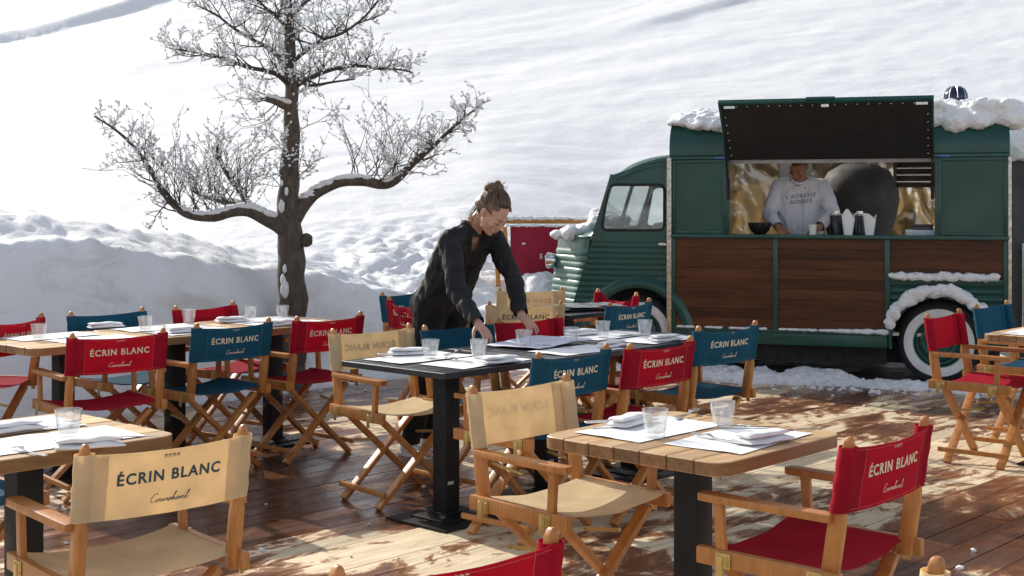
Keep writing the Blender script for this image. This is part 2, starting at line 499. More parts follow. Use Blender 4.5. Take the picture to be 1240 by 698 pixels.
def text_mesh(txt, size, mat, bold=.0, shear=0., spacing=1., depth=.0006, lines=1.):
    cu = bpy.data.curves.new('txt', 'FONT'); cu.body = txt; cu.size = size; cu.align_x = 'CENTER'; cu.align_y = 'CENTER'
    cu.offset = bold; cu.shear = shear; cu.space_character = spacing; cu.extrude = depth; cu.resolution_u = 3; cu.space_line = lines
    o = bpy.data.objects.new('txt', cu); C.objects.link(o)
    dg = bpy.context.evaluated_depsgraph_get()
    me = bpy.data.meshes.new_from_object(o.evaluated_get(dg))
    bpy.data.objects.remove(o); bpy.data.curves.remove(cu)
    me.materials.clear(); me.materials.append(M[mat]); return me
def plate(outer, holes, thick, mat, name, parent, m):
    """flat sheet with openings: 2d outlines, matrix m puts the xy-plane in place"""
    cu = bpy.data.curves.new('pl', 'CURVE'); cu.dimensions = '2D'; cu.fill_mode = 'BOTH'; cu.extrude = thick / 2
    for loop in [outer] + holes:
        sp = cu.splines.new('POLY'); sp.points.add(len(loop) - 1); sp.use_cyclic_u = True
        for i, p in enumerate(loop): sp.points[i].co = (p[0], p[1], 0, 1)
    o = bpy.data.objects.new('pl', cu); C.objects.link(o)
    dg = bpy.context.evaluated_depsgraph_get()
    me = bpy.data.meshes.new_from_object(o.evaluated_get(dg))
    bpy.data.objects.remove(o); bpy.data.curves.remove(cu)
    me.materials.clear(); me.materials.append(M[mat]); me.transform(m)
    me.polygons.foreach_set('use_smooth', [False] * len(me.polygons))
    return link(name, me, parent)
def rrect(x0, x1, y0, y1, r, n=5):
    out = []
    for cx, cy, a0 in ((x1 - r, y1 - r, 0), (x0 + r, y1 - r, 90), (x0 + r, y0 + r, 180), (x1 - r, y0 + r, 270)):
        for i in range(n + 1):
            a = R(a0 + 90 * i / n); out.append((cx + r * math.cos(a), cy + r * math.sin(a)))
    return out
# ------------------------------------------------------------------ setting
UA = R(47)
U = V((math.cos(UA), math.sin(UA), 0)); W = V((-math.sin(UA), math.cos(UA), 0))   # along the boards / across them
def uw(a, b, z=0.): return U * a + W * b + V((0, 0, z))
def sst(a, b, x):
    t = max(0., min(1., (x - a) / (b - a))); return t * t * (3 - 2 * t)
def lerp_tab(tab, x):
    if x <= tab[0][0]: return tab[0][1]
    for (x0, y0), (x1, y1) in zip(tab, tab[1:]):
        if x <= x1: return y0 + (y1 - y0) * (x - x0) / (x1 - x0)
    return tab[-1][1]
BMAX = 8.37
BANK = [(0, 1.5), (3.4, 1.48), (4.6, 1.46), (5.4, 1.36), (6.1, 1.31), (6.9, 1.14), (7.6, 1.02), (8.3, .82), (9.2, .4), (10., .1)]
nz = noise.noise
def height(x, y):
    a = x * U.x + y * U.y; b = x * W.x + y * W.y - BMAX; s = (y + .4 * x - 11.8) / 1.077
    if max(b, s) <= 0.0: return -.35, 0.
    P = V((x, y, 0.))
    wob = .18 * nz(V((a * .7, 3.3, 0)))
    H = lerp_tab(BANK, a) * (1 + .06 * nz(V((a * 1.1, 9.1, 0))) + .03 * nz(V((a * 3.7, 1.1, 0))))
    bank = H * (.84 * sst(-.06, .62 + wob, b) + .16 * sst(.5, 1.5, b)) if b > -.06 else 0.
    hd = y - 11.6 - 2.3 * sst(-.6, 2.2, x) * (1 - sst(14.5, 26., y))
    sp = .5 * (hd + math.sqrt(hd * hd + .5))
    far = sst(14, 34, y)
    hill = .225 * sp + .0019 * sp * sp - .06 + .07 * x * far + .13 * sst(.3, 3., sp)
    # wind-carved long ridges running up to the right
    q = V((x * .88 + y * .47, -x * .47 + y * .88, 0))
    g = y / 36.
    hill += far * (.07 * nz(V((q.x * .03, q.y * .10, 4.))) + .085 * nz(V((q.x * .07, q.y * .25, 8.))) + .06 * nz(V((q.x * .13, q.y * .6, 18.)))) \
        + sst(12, 22, y) * (.026 * nz(V((q.x * .25, q.y * .9, 2.))) + .010 * nz(V((q.x * .8, q.y * 2.6, 6.))))
    for (x0, y0, x1, y1, hh, wd) in ((-16.0, 35.6, -13.9, 37.3, .22, .55), (-13.2, 38.4, -11.0, 43.6, .26, .55), (-2.2, 40., 1.0, 43., .12, .6), (-6.5, 36., -4.4, 38.5, .12, .5), (8., 44., 12., 47., .16, .6), (3.5, 33., 6.5, 36., .14, .6)):
        d = V((x1 - x0, y1 - y0)); L = d.length; d /= L
        t = (x - x0) * d.x + (y - y0) * d.y; c = -(x - x0) * d.y + (y - y0) * d.x
        if -2 < t < L + 2 and -4 < c < 4:
            e = sst(-2, 1, t) * (1 - sst(L - 1, L + 2, t))
            hill += hh * e * (math.exp(-(c / 1.6) ** 2) if c > 0 else math.exp(-(c / (wd * .5)) ** 2))
    k = .16
    hh = max(k - abs(bank - hill), 0.) / k
    z = max(bank, hill) + hh * hh * k * .25
    # broken lumps thrown up by the plough along the rim and in the slide behind the tree
    rim = sst(.45, .8, b) * (1 - sst(1.5, 3., b)) * (1 - sst(8.2, 9.6, a))
    sl = math.exp(-((x + 1.1) / 1.25) ** 2 - ((y - 14.9) / 2.0) ** 2) * 1.25 + math.exp(-((x + 4.5) / .8) ** 2 - ((y - 13.6) / 1.0) ** 2) + .7 * math.exp(-((x - .6) / .9) ** 2 - ((y - 14.6) / 1.3) ** 2)
    lm = min(1.4, rim * .6 + sl * 1.1)
    if lm > .02:
        wx_ = x + .12 * nz(P * 2.6); wy_ = y + .12 * nz(P * 2.6 + V((7, 0, 0)))
        v1 = noise.voronoi(V((wx_ * 4.3, wy_ * 4.3, .3)))[0]; v2 = noise.voronoi(V((wx_ * 9.7, wy_ * 9.7, 2.3)))[0]
        z += lm * (.085 * (.5 - v1[0]) + .06 * (.45 - v2[0]) + .09 * nz(P * 1.6) + .03 * nz(P * 5.1) + .022 * nz(P * 13.))
    face = sst(0., .1, b) * (1 - sst(.6, 1.1, b))
    if face > 0:
        z += face * (.07 * nz(V((a * 1.6, z * 3, 5.))) + .04 * nz(V((a * 4., z * 6, 1.))) + .02 * nz(V((a * 9., z * 12, 7.))) + .014 * nz(V((a * 19., z * 24, 3.))))
    z += .02 * nz(P * 1.7) + .006 * nz(P * 6.)
    dirt = sst(.0, .12, b) * (1 - sst(.55, .9, b)) * (1 - sst(8.6, 9.5, a))
    return z - .05, dirt
def build_terrain():
    ys = []; y = 3.5
    while y < 260:
        ys.append(y); y += .10 if y < 7.5 else (.045 if y < 16 else .045 + (y - 16) * .011)
    nk = 680; vs = []; dirt = []
    ks = [-1.35 + 2.35 * i / nk for i in range(nk + 1)]
    for y in ys:
        for k in ks:
            z, d = height(k * y, y); vs.append((k * y, y, z)); dirt.append(d)
    n = nk + 1
    fs = [(j * n + i, j * n + i + 1, (j + 1) * n + i + 1, (j + 1) * n + i) for j in range(len(ys) - 1) for i in range(nk)]
    me = bpy.data.meshes.new('snow_slope'); me.from_pydata(vs, [], fs); me.materials.append(M['terrain_snow'])
    at = me.attributes.new('dirt', 'FLOAT', 'POINT'); at.data.foreach_set('value', dirt)
    me.polygons.foreach_set('use_smooth', [True] * len(me.polygons))
    tag(link('snow_slope', me), 'snow covered hillside rising behind the terrace with a ploughed snow bank at its foot', kind='structure')
build_terrain()
m = MB(); m.span(-400, 400, -400, 400, -3, -.42)
tag(m.build('ground', 'snow', None, 0), 'flat snowy ground under the terrace', kind='structure')

def build_deck():
    mb = MB(); pw = .150; gap = .006
    b = BMAX - pw; row = 0
    while b > -6.5:
        b0, b1 = b + gap / 2, b + pw - gap / 2
        a = -4. + (rnd.random() * 2.6); endb = lambda bb: (11.8 - .39 * bb) / 1.004
        last = False
        while not last:
            L = rnd.uniform(1.7, 3.6); a2 = a + L
            e0, e1 = endb(b0), endb(b1)
            if a2 > min(e0, e1) - .3: last = True
            x1a, x1b = (e0, e1) if last else (a2 - .004, a2 - .004)
            dz = rnd.uniform(-.0015, .0015)
            poly = [(a, b0, dz - .03), (x1a, b0, dz - .03), (x1b, b1, dz - .03), (a, b1, dz - .03)]
            mb.prism(poly, (0, 0, .03), rnd.random())
            a = a2
        b -= pw; row += 1
    me = mb.mesh('deck', 'deck_boards', 0)
    o = link('deck', me); o.rotation_euler = (0, 0, UA)
    tag(o, 'wooden terrace deck of weathered boards with dark wet patches', kind='structure')
    # dark void and joists under the boards
    mb = MB(); P = [uw(-4, BMAX - .02), uw(8.45, BMAX - .02), uw(13.9, -6.4), uw(-4, -6.4)]
    mb.prism([p + V((0, 0, -.3)) for p in P], (0, 0, .2))
    tag(mb.build('deck_underside', 'crate_dark', None, 0), 'dark underside of the deck', kind='structure')
build_deck()
m = MB()
e = lambda x, s: V((x, 11.8 - .4 * x + s * 1.077, -.045))
m.prism([e(-.1, .03), e(12, .03), e(12, 4.5), e(-.1, 2.0)], (0, 0, .02))
tag(m.build('road', 'asphalt', None, 0), 'dark wet asphalt under the truck', kind='structure')

# strip of shovelled snow along the far edge of the deck
def snow_ridge():
    balls = []
    x = .9
    while x < 6.2:
        for _ in range(2):
            s = rnd.uniform(.02, .42); r = rnd.uniform(.05, .12) * (1.25 if x < 2.7 else .85)
            if 2.7 < x < 4.4 and s > .3: r *= .7
            p = e(x + rnd.uniform(-.05, .05), s); balls.append(((p.x, p.y, -.01), (r * 1.5, r * 1.2, r * .75)))
        x += .06
    for i in range(150):
        x = rnd.uniform(1.2, 5.5); p = e(x, rnd.uniform(-.28, .05)); r = rnd.uniform(.008, .026)
        balls.append(((p.x, p.y, .004), r))
    o = clump('snow_ridge', balls, .013, 'snow_clump', None, .022, 19.)
    tag(o, 'low strip of shovelled snow along the deck edge in front of the truck', 'snow', kind='stuff')
snow_ridge()

# ------------------------------------------------------------------ tree
def build_tree():
    base = gp(351, 471); D = base.y; S = D / F
    root = empty('bare_tree', base, 'leafless gnarled tree with frosted twigs and snow on its limbs beside the snow bank', 'tree')
    rg = random.Random(21)
    def P(px, py, dd=0.): return dp(px, py, D + dd)
    limbs = [
        ([(351, 474), (352, 440), (352, 385), (354, 335), (352, 295), (349, 262), (351, 225), (352, 190), (353, 150), (354, 120), (352, 92), (351, 55), (349, 10), (346, -45), (343, -110)],
         [21, 19, 17.5, 16.5, 16, 13.5, 12, 11, 10, 8.5, 7.5, 6.2, 5, 4, 2.5], [0, 0, 0, 0, 0, 0, .03, .05, .05, .03, 0, 0, 0, 0, 0]),
        ([(352, 288), (338, 274), (318, 263), (300, 257), (280, 256), (260, 262), (240, 262), (222, 256), (205, 242), (192, 225), (182, 206), (168, 185), (150, 166), (132, 152), (114, 141)],
         [13, 11, 9.5, 9, 8.2, 7.6, 6.6, 6, 5, 4.2, 3.6, 2.8, 2.2, 1.7, 1.], [0, -.05, -.12, -.18, -.22, -.25, -.28, -.3, -.3, -.3, -.28, -.25, -.2, -.15, -.1]),
        ([(306, 258), (298, 244), (288, 228), (276, 212), (266, 196), (262, 178)], [6, 5, 4, 3, 2, 1.2], [-.15, -.1, 0, .05, .1, .1]),
        ([(312, 262), (295, 250), (270, 243), (248, 238), (232, 230)], [7, 5.5, 4.8, 4.3, 2.6], [-.1, .1, .25, .4, .5]),
        ([(352, 272), (364, 252), (380, 236), (400, 225), (420, 219), (440, 219), (460, 224), (474, 222), (488, 210), (502, 196), (516, 184), (530, 172), (548, 155), (566, 140), (586, 124)],
         [12, 10.5, 9.5, 8.5, 8, 7.6, 7.4, 7, 5.8, 5, 4, 3.2, 2.4, 1.6, 1.], [0, .04, .1, .14, .16, .18, .2, .2, .2, .2, .18, .16, .12, .1, .1]),
        ([(352, 128), (344, 128), (334, 123), (322, 119)], [7, 6.2, 5.6, 5.4], [.03, -.05, -.1, -.12]),
        ([(352, 105), (338, 92), (320, 86), (300, 82), (278, 74), (255, 68), (228, 62), (204, 58)], [4.4, 3.8, 3.2, 2.8, 2.3, 1.8, 1.4, .9], [0, -.1, -.2, -.25, -.3, -.35, -.4, -.4]),
        ([(353, 84), (330, 62), (306, 48), (282, 34), (262, 18), (240, 8)], [4, 3.2, 2.6, 2.1, 1.6, 1.], [0, .1, .2, .3, .35, .4]),
        ([(354, 108), (372, 96), (390, 88), (412, 82), (436, 80), (462, 84), (480, 84), (500, 88)], [4.6, 3.8, 3.4, 2.9, 2.4, 1.9, 1.4, .9], [0, .05, .1, .15, .2, .2, .2, .2]),
        ([(353, 76), (372, 60), (392, 48), (415, 40), (440, 22), (458, 0)], [3.6, 3, 2.5, 2., 1.5, 1.], [0, -.1, -.2, -.3, -.35, -.4]),
        ([(351, 40), (335, 20), (318, 6), (300, -16)], [3., 2.4, 1.8, 1.2], [0, -.1, -.15, -.2]),
        ([(350, 25), (368, 5), (390, -12), (410, -35)], [3., 2.4, 1.8, 1.2], [0, .1, .2, .3]),
        ([(354, 110), (356, 96), (375, 104), (402, 100), (430, 96)], [3., 2.6, 2.2, 1.6, 1.], [-.05, -.3, -.45, -.5, -.55]),
    ]
    trunk = MB(); branch = MB(); frost = MB(); polylines = []
    for li, (px, rad, dd) in enumerate(limbs):
        pts = [P(a, b, c) for (a, b), c in zip(px, dd)]
        rr = [r * S * (1. if li == 0 else .86) for r in rad]
        # interpolate radii along the curve
        n = 5; cp = catmull(pts, n)
        rc = []
        for i in range(len(cp)):
            t = i / n; k = min(int(t), len(rr) - 2); f = t - k
            r = rr[k] * (1 - f) + rr[k + 1] * f
            rc.append(r * (1 + .10 * nz(cp[i] * 6 + V((li, 0, 0)))))
        cp = [p + V((nz(p * 5), nz(p * 5 + V((9, 0, 0))), nz(p * 5 + V((0, 9, 0))))) * r * .35 for p, r in zip(cp, rc)]
        (trunk if li in (0, 1, 3, 4, 5) else branch).tube(cp, rc, 12 if li in (0, 1, 4) else 8)
        polylines.append((cp, rc))
    # knot on the trunk, root flare
    trunk.ball(P(371, 291, -.02), (.055, .05, .06), 2, None, .2)
    for k in range(6):
        a = k * 1.05 + .3; trunk.tube([base + V((0, 0, .16)), base + V((math.cos(a) * .13, math.sin(a) * .13, .03)), base + V((math.cos(a) * .2, math.sin(a) * .2, -.06))], [.09, .07, .03], 8)
    ntw = [0]
    def fr(p, r, dens):
        if rg.random() < dens:
            q = p + V((rg.uniform(-1, 1), rg.uniform(-1, 1), rg.uniform(.1, .9))) * r
            s = r * rg.uniform(.6, 1.5)
            frost.ball(q, (s * rg.uniform(.7, 1.5), s * rg.uniform(.7, 1.4), s * rg.uniform(.5, 1.)), 1, Matrix.Rotation(rg.random() * 3, 3, 'X') @ Matrix.Rotation(rg.random() * 3, 3, 'Z'), .5)
    def grow(p, d, L, r, lv):
        n = 5; pts = [p]; q = p.copy(); dirs = []
        for i in range(n):
            d = (d + V((rg.gauss(0, .17), rg.gauss(0, .17), rg.gauss(.045, .15)))).normalized()
            q = q + d * (L / n); pts.append(q.copy()); dirs.append(d.copy())
        rs = [max(.0016, r * (1 - .72 * i / n)) for i in range(n + 1)]
        branch.tube(pts, rs, 5 if lv < 2 else 4, cap=False); ntw[0] += 1
        dens = (.14, .27, .42)[min(lv, 2)]
        for i in range(1, n + 1):
            fr(pts[i], .0075 if lv else .009, dens)
            if lv: fr(pts[i] * .5 + pts[i - 1] * .5, .006, dens * .6)
        if lv >= 2: return
        for i in range(1, n + 1):
            k = (1 if rg.random() < .85 else 0) if lv == 0 else (1 if rg.random() < .55 else 0)
            for _ in range(k):
                side = dirs[i - 1].cross(V((rg.gauss(0, 1), rg.gauss(0, 1), rg.gauss(0, 1)))).normalized()
                nd = (dirs[i - 1] * .62 + side * .75 + V((0, 0, .16))).normalized()
                grow(pts[i], nd, L * rg.uniform(.34, .62), rs[i] * .7, lv + 1)
    def sprout(li, t0, t1, n, L, up, out=(0, 0, 0), r=.0075):
        cp, rc = polylines[li]; m_ = len(cp) - 1
        for i in range(n):
            t = t0 + (t1 - t0) * (i + rg.random()) / n; k = max(1, min(m_ - 1, int(t * m_)))
            tan = (cp[k + 1] - cp[k - 1]).normalized()
            d = (tan * rg.uniform(-.2, .8) + V((rg.gauss(0, .42), rg.gauss(0, .5), up + rg.gauss(0, .28))) + V(out)).normalized()
            grow(cp[k], d, L * rg.uniform(.65, 1.25) * (1 - .62 * max(0., (t - .55) / .45)), min(rc[k] * .6, r), 0)
    sprout(1, .22, .55, 16, .50, .95, r=.006); sprout(1, .5, 1., 17, .38, .3, r=.006); sprout(1, .45, .8, 6, .34, -.1, (-.6, 0, 0))
    sprout(2, .15, 1., 10, .36, .55); sprout(3, .3, 1., 10, .42, .75)
    sprout(4, .30, .56, 14, .50, .9, r=.006); sprout(4, .55, 1., 18, .38, .35, (.15, 0, 0), r=.006); sprout(4, .6, .95, 6, .3, -.1, (.6, 0, 0))
    for li, n, L in ((6, 18, .36), (7, 15, .38), (8, 19, .34), (9, 17, .40), (10, 9, .38), (11, 9, .38), (12, 11, .3)): sprout(li, .15, 1., n, L, .25)
    sprout(0, .60, .98, 20, .42, .25, r=.006); sprout(5, .5, 1., 4, .45, .5, (-.4, 0, -.5), .006)
    sprout(0, .40, .56, 7, .36, .4, (.5, 0, 0), .005); sprout(0, .40, .56, 7, .36, .4, (-.7, 0, 0), .005)
    # snow lying along the tops of the limbs
    snow = MB()
    def lay(li, t0, t1, k=.8, lift=.75):
        cp, rc = polylines[li]; m_ = len(cp) - 1
        i = int(t0 * m_)
        while i <= int(t1 * m_):
            p = cp[i]; r = rc[i]
            if nz(p * 4.) > -.25:
                rr = r * k * rg.uniform(.75, 1.1); snow.ball(p + V((0, 0, r * lift)), (rr * 1.35, rr, rr * .62), 2, None, .12)
            i += 1
    lay(1, .12, .52, 1.0, .62); lay(4, .1, .56, 1.0, .62); lay(3, .25, 1., 1.0); lay(5, .2, 1., 1.); lay(2, 0., .4, .9); lay(8, 0., .5, .8); lay(6, 0., .5, .8)
    for (a, b, r) in ((345, 350, .055), (343, 340, .04), (345, 326, .03), (341, 250, .04), (347, 232, .025), (341, 222, .02)): snow.ball(P(a, b, -.1), (r * .6, r * .5, r * 1.4), 2, None, .25)
    cp, rc = polylines[0]
    for i in range(int(len(cp) * .5), len(cp) - 4):
        for _ in range(2):
            a = rg.uniform(0, 6.28); snow.ball(cp[i] + V((math.cos(a), math.sin(a) * .9, rg.uniform(-.3, .3))) * rc[i], rg.uniform(.008, .02), 1, None, .4)
    trunk.build('trunk', 'bark', root, 60, world=True, fix=False); branch.build('twigs', 'twig_bark', root, 60, world=True, fix=False)
    frost.build('frost', 'snow_clump', root, 0, world=True, fix=False)['kind'] = 'stuff'; snow.build('snow_cover', 'snow_clump', root, 80, world=True, fix=False)['kind'] = 'stuff'
build_tree()
mb = MB()
for i in range(170):
    if i < 70: p = uw(rnd.uniform(4., 8.6), BMAX - abs(rnd.gauss(0, .35)))
    elif i < 130: x = rnd.uniform(.6, 4.6); p = e(x, -abs(rnd.gauss(0, .5)))
    else: p = gp(rnd.uniform(60, 1220), rnd.uniform(500, 690))
    p.z = .002; r = rnd.uniform(.004, .015)
    mb.ball(p + V((0, 0, r * .4)), (r * rnd.uniform(.8, 1.6), r * rnd.uniform(.8, 1.5), r * .7), 1, None, .5)
tag(mb.build('snow_crumbs', 'snow_clump', None, 0, fix=False), 'small crumbs of snow scattered over the deck boards', 'snow', kind='stuff')

# ------------------------------------------------------------------ banner beyond the truck
def build_banner():
    Y = 14.2; s = Y / F
    X = lambda px: (px - CX) * s
    Z = lambda py: CAMH - (py - HY) * s
    root = empty('banner_stand', (X(660), Y, .55), 'dark red cloth banner on an orange wooden frame half buried in snow', 'banner')
    m = MB()
    m.bar((X(603), Y, Z(268)), (X(742), Y, Z(268)), .07, .055).build('rail', 'rail_wood', root, bevel=.006, world=True)
    m = MB(); m.bar((X(611), Y - .01, Z(275)), (X(622), Y - .01, Z(420)), .05, .06, (0, 1, 0)); m.build('post', 'rail_wood', root, bevel=.006, world=True)
    m = MB(); m.bar((X(600), Y + .05, Z(275)), (X(607), Y + .05, Z(420)), .05, .06, (0, 1, 0)); m.build('post', 'rail_wood', root, bevel=.006, world=True)
    m = MB(); m.bar((X(736), Y, Z(275)), (X(736), Y, Z(420)), .06, .06, (0, 1, 0)); m.build('post', 'rail_wood', root, bevel=.006, world=True)
    def f(u, v): return V((X(618 + 112 * u), Y - .045 + .012 * nz(V((u * 5, v * 4, 0))), Z(273 + 135 * v)))
    m = MB(); m.grid(f, 24, 20, lambda u, v: f(u, v) + V((0, .008, 0)))
    cl = m.build('cloth', 'banner_cloth', root, 60, world=True)
    me = text_mesh('ÉCRIN BLANC', .066, 'cream_ink', .0016, 0, 1.55)
    me.transform(Matrix.Translation((X(687), Y - .062, Z(311))) @ Matrix.Rotation(R(90), 4, 'X')); link('lettering', me, cl, True)
    m = MB(); m.box((X(634), Y - .062, Z(295)), (.035, .002, .02)); m.build('label_tab', 'cream_ink', cl, 0, world=True)
    balls = []
    for i in range(26):
        px = 604 + i * 5.5; balls.append(((X(px), Y - .02, Z(264.6) + .0), (.035, .04, .016 + .014 * rnd.random())))
    for i in range(22): balls.append(((X(614 + i * 5), Y - .055, Z(273.5)), (.03, .03, .011 + .008 * rnd.random())))
    clump('snow_cap', balls, .012, 'snow_clump', root, .008, 20.)
    # heaped snow in front of the foot of the banner
    balls = []
    for px, py, r in ((640, 352, .24), (655, 350, .22), (668, 352, .2), (625, 372, .24), (610, 385, .26), (590, 395, .26), (684, 352, .22), (650, 385, .34), (680, 385, .34), (700, 350, .24),
                      (708, 305, .2), (714, 288, .18), (706, 330, .22), (722, 300, .24), (718, 275, .14), (728, 268, .16)):
        d = Y - .32 if px < 695 else Y - .22
        for _ in range(3):
            balls.append((tuple(dp(px + rnd.uniform(-8, 8), py + rnd.uniform(-2, 12), d + rnd.uniform(-.12, .12))), r * rnd.uniform(.5, .9)))
    o = clump('snow_heap', balls, .03, 'snow_clump', None, .05, 6.)
    tag(o, 'heap of loose snow piled against the red banner', 'snow', kind='stuff')
build_banner()
# ------------------------------------------------------------------ director's chairs
CM = {}
PXW = .238                     # half distance of the back posts
def post_y(z): return -.196 - .062 * (z - .44) / .4
def chair_meshes():
    def one(k, mb, mat, **kw): CM[k] = mb.mesh(k, mat, **kw)
    m = MB(); m.box((0, 0, 0), (.028, .47, .052)); one('rail', m, 'chair_wood', bevel=.006)
    m = MB(); sec_ = [(.424, 1.), (.60, 1.), (.645, .74), (.80, .60), (.836, .56), (.848, .48), (.854, .26)]; vs = []
    oc = [(.0155, .019), (.0115, .025), (-.0115, .025), (-.0155, .019), (-.0155, -.019), (-.0115, -.025), (.0115, -.025), (.0155, -.019)]
    for z, k in sec_: vs += [V((x * (k if k < .5 else 1. - .25 * (k < .8)), y * k + post_y(z), z)) for x, y in oc]
    m.add(vs, [(8 * i + j, 8 * i + (j + 1) % 8, 8 * i + 8 + (j + 1) % 8, 8 * i + 8 + j) for i in range(len(sec_) - 1) for j in range(8)] + [tuple(range(7, -1, -1)), tuple(range(48, 56))])
    one('post', m, 'chair_wood', smooth=50, bevel=.0015, bseg=1)
    m = MB()
    # armrest: slim board, a little wider in front
    A = [(-.024, -.215), (.024, -.215), (.027, .12), (.027, .205), (.018, .222), (-.018, .222), (-.027, .205), (-.027, .12)]
    m.prism([(x, y, -.012) for x, y in A], (0, 0, .024)); one('arm', m, 'chair_wood', bevel=.005)
    m = MB(); m.bar((0, .145, .46), (0, .155, .612), .02, .032, (0, 1, 0)); one('arm_post', m, 'chair_wood', bevel=.004)
    for sgn in (-1, 1):
        # crossing legs: from under one rail to the floor on the other side
        m = MB(); m.bar((-sgn * .205, 0, .425), (sgn * .248, 0, .006), .024, .046, (0, 1, 0)); 
        CM['leg%d' % sgn] = m.mesh('leg', 'chair_wood', bevel=.005)
    m = MB(); m.bar((0, -.20, .075), (0, .205, .075), .02, .026); one('foot_rail', m, 'chair_wood', bevel=.005)
    m = MB(); m.box((0, 0, 0), (.003, .052, .045)); m.box((.0025, -.012, -.018), (.003, .024, .06))
    for a, b in ((-.016, .012), (.016, .012), (-.016, -.012), (.014, -.012)): m.ball((.002, a, b), .0035, 1)
    one('hinge', m, 'brass', bevel=.001)
    m = MB(); m.bar((0, -.12, .30), (0, .05, .325), .004, .014, (0, 0, 1)); m.tube([(-.004, -.12, .30), (.006, -.12, .30)], .006, 8); m.tube([(-.004, .05, .325), (.006, .05, .325)], .006, 8)
    one('brace', m, 'brass')
    for c in ('cream_ink', 'navy_ink', 'sheer_ink', 'red_ghost', 'blue_ghost', 'beige_ghost'):
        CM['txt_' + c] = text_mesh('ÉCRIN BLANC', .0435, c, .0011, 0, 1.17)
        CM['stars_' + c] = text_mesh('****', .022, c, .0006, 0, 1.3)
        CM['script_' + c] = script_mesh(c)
SCRIPT = [[(.55, .88), (.42, 1.02), (.2, .9), (.04, .5), (.12, .1), (.38, .0), (.62, .2), (.78, .36), (.66, .3), (.66, .06), (.82, .02), (.92, .2), (.86, .36), (.96, .3), (1.1, .36), (1.06, .06), (1.2, .04), (1.34, .36), (1.32, .06), (1.46, .16), (1.56, .4), (1.6, .3), (1.7, .33), (1.68, .05), (1.82, .06), (1.98, .34), (1.88, .34), (1.84, .06), (2.0, .06), (2.2, .5), (2.34, 1.), (2.24, .96), (2.18, .0), (2.28, .3), (2.4, .32), (2.4, .04), (2.54, .1), (2.68, .3), (2.66, .38), (2.56, .24), (2.62, .03), (2.8, .14), (2.88, .36), (2.94, .03), (3.08, .36), (3.16, .26), (3.26, .3), (3.26, .38), (3.14, .24), (3.2, .03), (3.38, .16), (3.6, .7), (3.66, 1.05), (3.54, .9), (3.5, .06), (3.64, .04), (3.8, .3)]]
def script_mesh(mat, em=.0265):
    mb = MB()
    for st in SCRIPT:
        pts = catmull([V((x + .32 * y, y, 0)) for x, y in st], 4)
        vs = []; w_ = .036
        for i, p in enumerate(pts):
            t = pts[min(i + 1, len(pts) - 1)] - pts[max(i - 1, 0)]; t.normalize(); nn = V((-t.y, t.x, 0)) * (w_ * (.75 + .5 * abs(t.y)))
            z = i * .0012
            vs += [p + nn + V((0, 0, z)), p - nn + V((0, 0, z))]
        mb.add(vs, [(2 * i, 2 * i + 1, 2 * i + 3, 2 * i + 2) for i in range(len(pts) - 1)])
    for i, p in enumerate(mb.v): mb.v[i] = ((p[0] - 2.05) * em * 1.12, (p[1] - .4) * em * .86, p[2] * em)
    return mb.mesh('script', mat, 0, fix=False)
chair_meshes()

def back_surface(seed, slack):
    def sag(x, t):
        k = 1 - (x / PXW) ** 2
        w_ = .0035 * nz(V((x * 9 + seed, t * 3.1, seed * .7))) + .0022 * nz(V((x * 26 + seed, t * 7., 3.)))
        w_ += slack * (.016 * nz(V((x * 11 + t * 2.5 + seed, t * 2.0, 1.))) + .010 * math.sin((x * 30 + t * 2.2 + seed)))
        return -.014 * max(0., k) + w_ * min(1., max(0., k) * 3)
    return sag
def make_back(color, seed, slack=0.):
    z0, z1 = .640, .826
    sag = back_surface(seed, slack)
    def droop(x, t): return (-.010 * (1 - (x / PXW) ** 2) - slack * .03 * (1 - (x / PXW) ** 2)) if t > .5 else (-.005 * (1 - (x / PXW) ** 2))
    def f(u, v):
        x = (u * 2 - 1) * PXW; z = z0 + (z1 - z0) * v + droop(x, v) * (v if v > .5 else 1 - v)
        return V((x, post_y(z) - .021 + sag(x, v), z))
    m = MB(); m.grid(f, 44, 14, lambda u, v: f(u, v) + V((0, .0022, 0)))
    # sleeves sewn round the posts
    for sg in (-1, 1):
        def sl(u, v, rr=0.):
            a = 2 * math.pi * u; z = z0 + (z1 - z0) * v
            r = .0255 + .0016 * nz(V((a * 2, z * 30 + seed, sg))) + .0018 * math.sin(z * 95 + seed + 2 * math.sin(a)) * (.5 + .5 * math.cos(a if sg > 0 else a + math.pi)) * .5
            return V((sg * PXW + math.cos(a) * (r + .002 - rr), post_y(z) + math.sin(a) * (r + .0015 - rr), z + .002 * nz(V((a, seed, 5.)))))
        m.grid(lambda u, v: sl(u, v), 20, 18, lambda u, v: sl(u, v, .0018))
        # inner flap of the sleeve sewn back onto the panel
        def fl(u, v):
            x = sg * (PXW - .008 - .050 * u); z = z0 + .002 + (z1 - z0 - .004) * v + droop(x, v) * (v if v > .5 else 1 - v)
            return V((x, post_y(z) - .0185 + .012 * (1 - u) + sag(x, v) * u, z))
        m.grid(fl, 5, 10, lambda u, v: fl(u, v) + V((0, .0012, 0)))
    me = m.mesh('backrest', color + '_canvas', 70)
    st = MB()
    for sg in (-1, 1):
        pts = [];
        for i in range(15):
            t = .01 + .98 * i / 14; x = sg * (PXW - .058); p = f((x / PXW + 1) / 2, t); pts.append(p + V((0, -.0006, 0)))
        st.tube(pts, .0006, 4)
    for zz in (.955, .045):
        st.tube([f(.02 + .96 * i / 24, zz) + V((0, -.0003, 0)) for i in range(25)], .0005, 4)
    return me, st.mesh('stitching', color + '_thread', 0), f
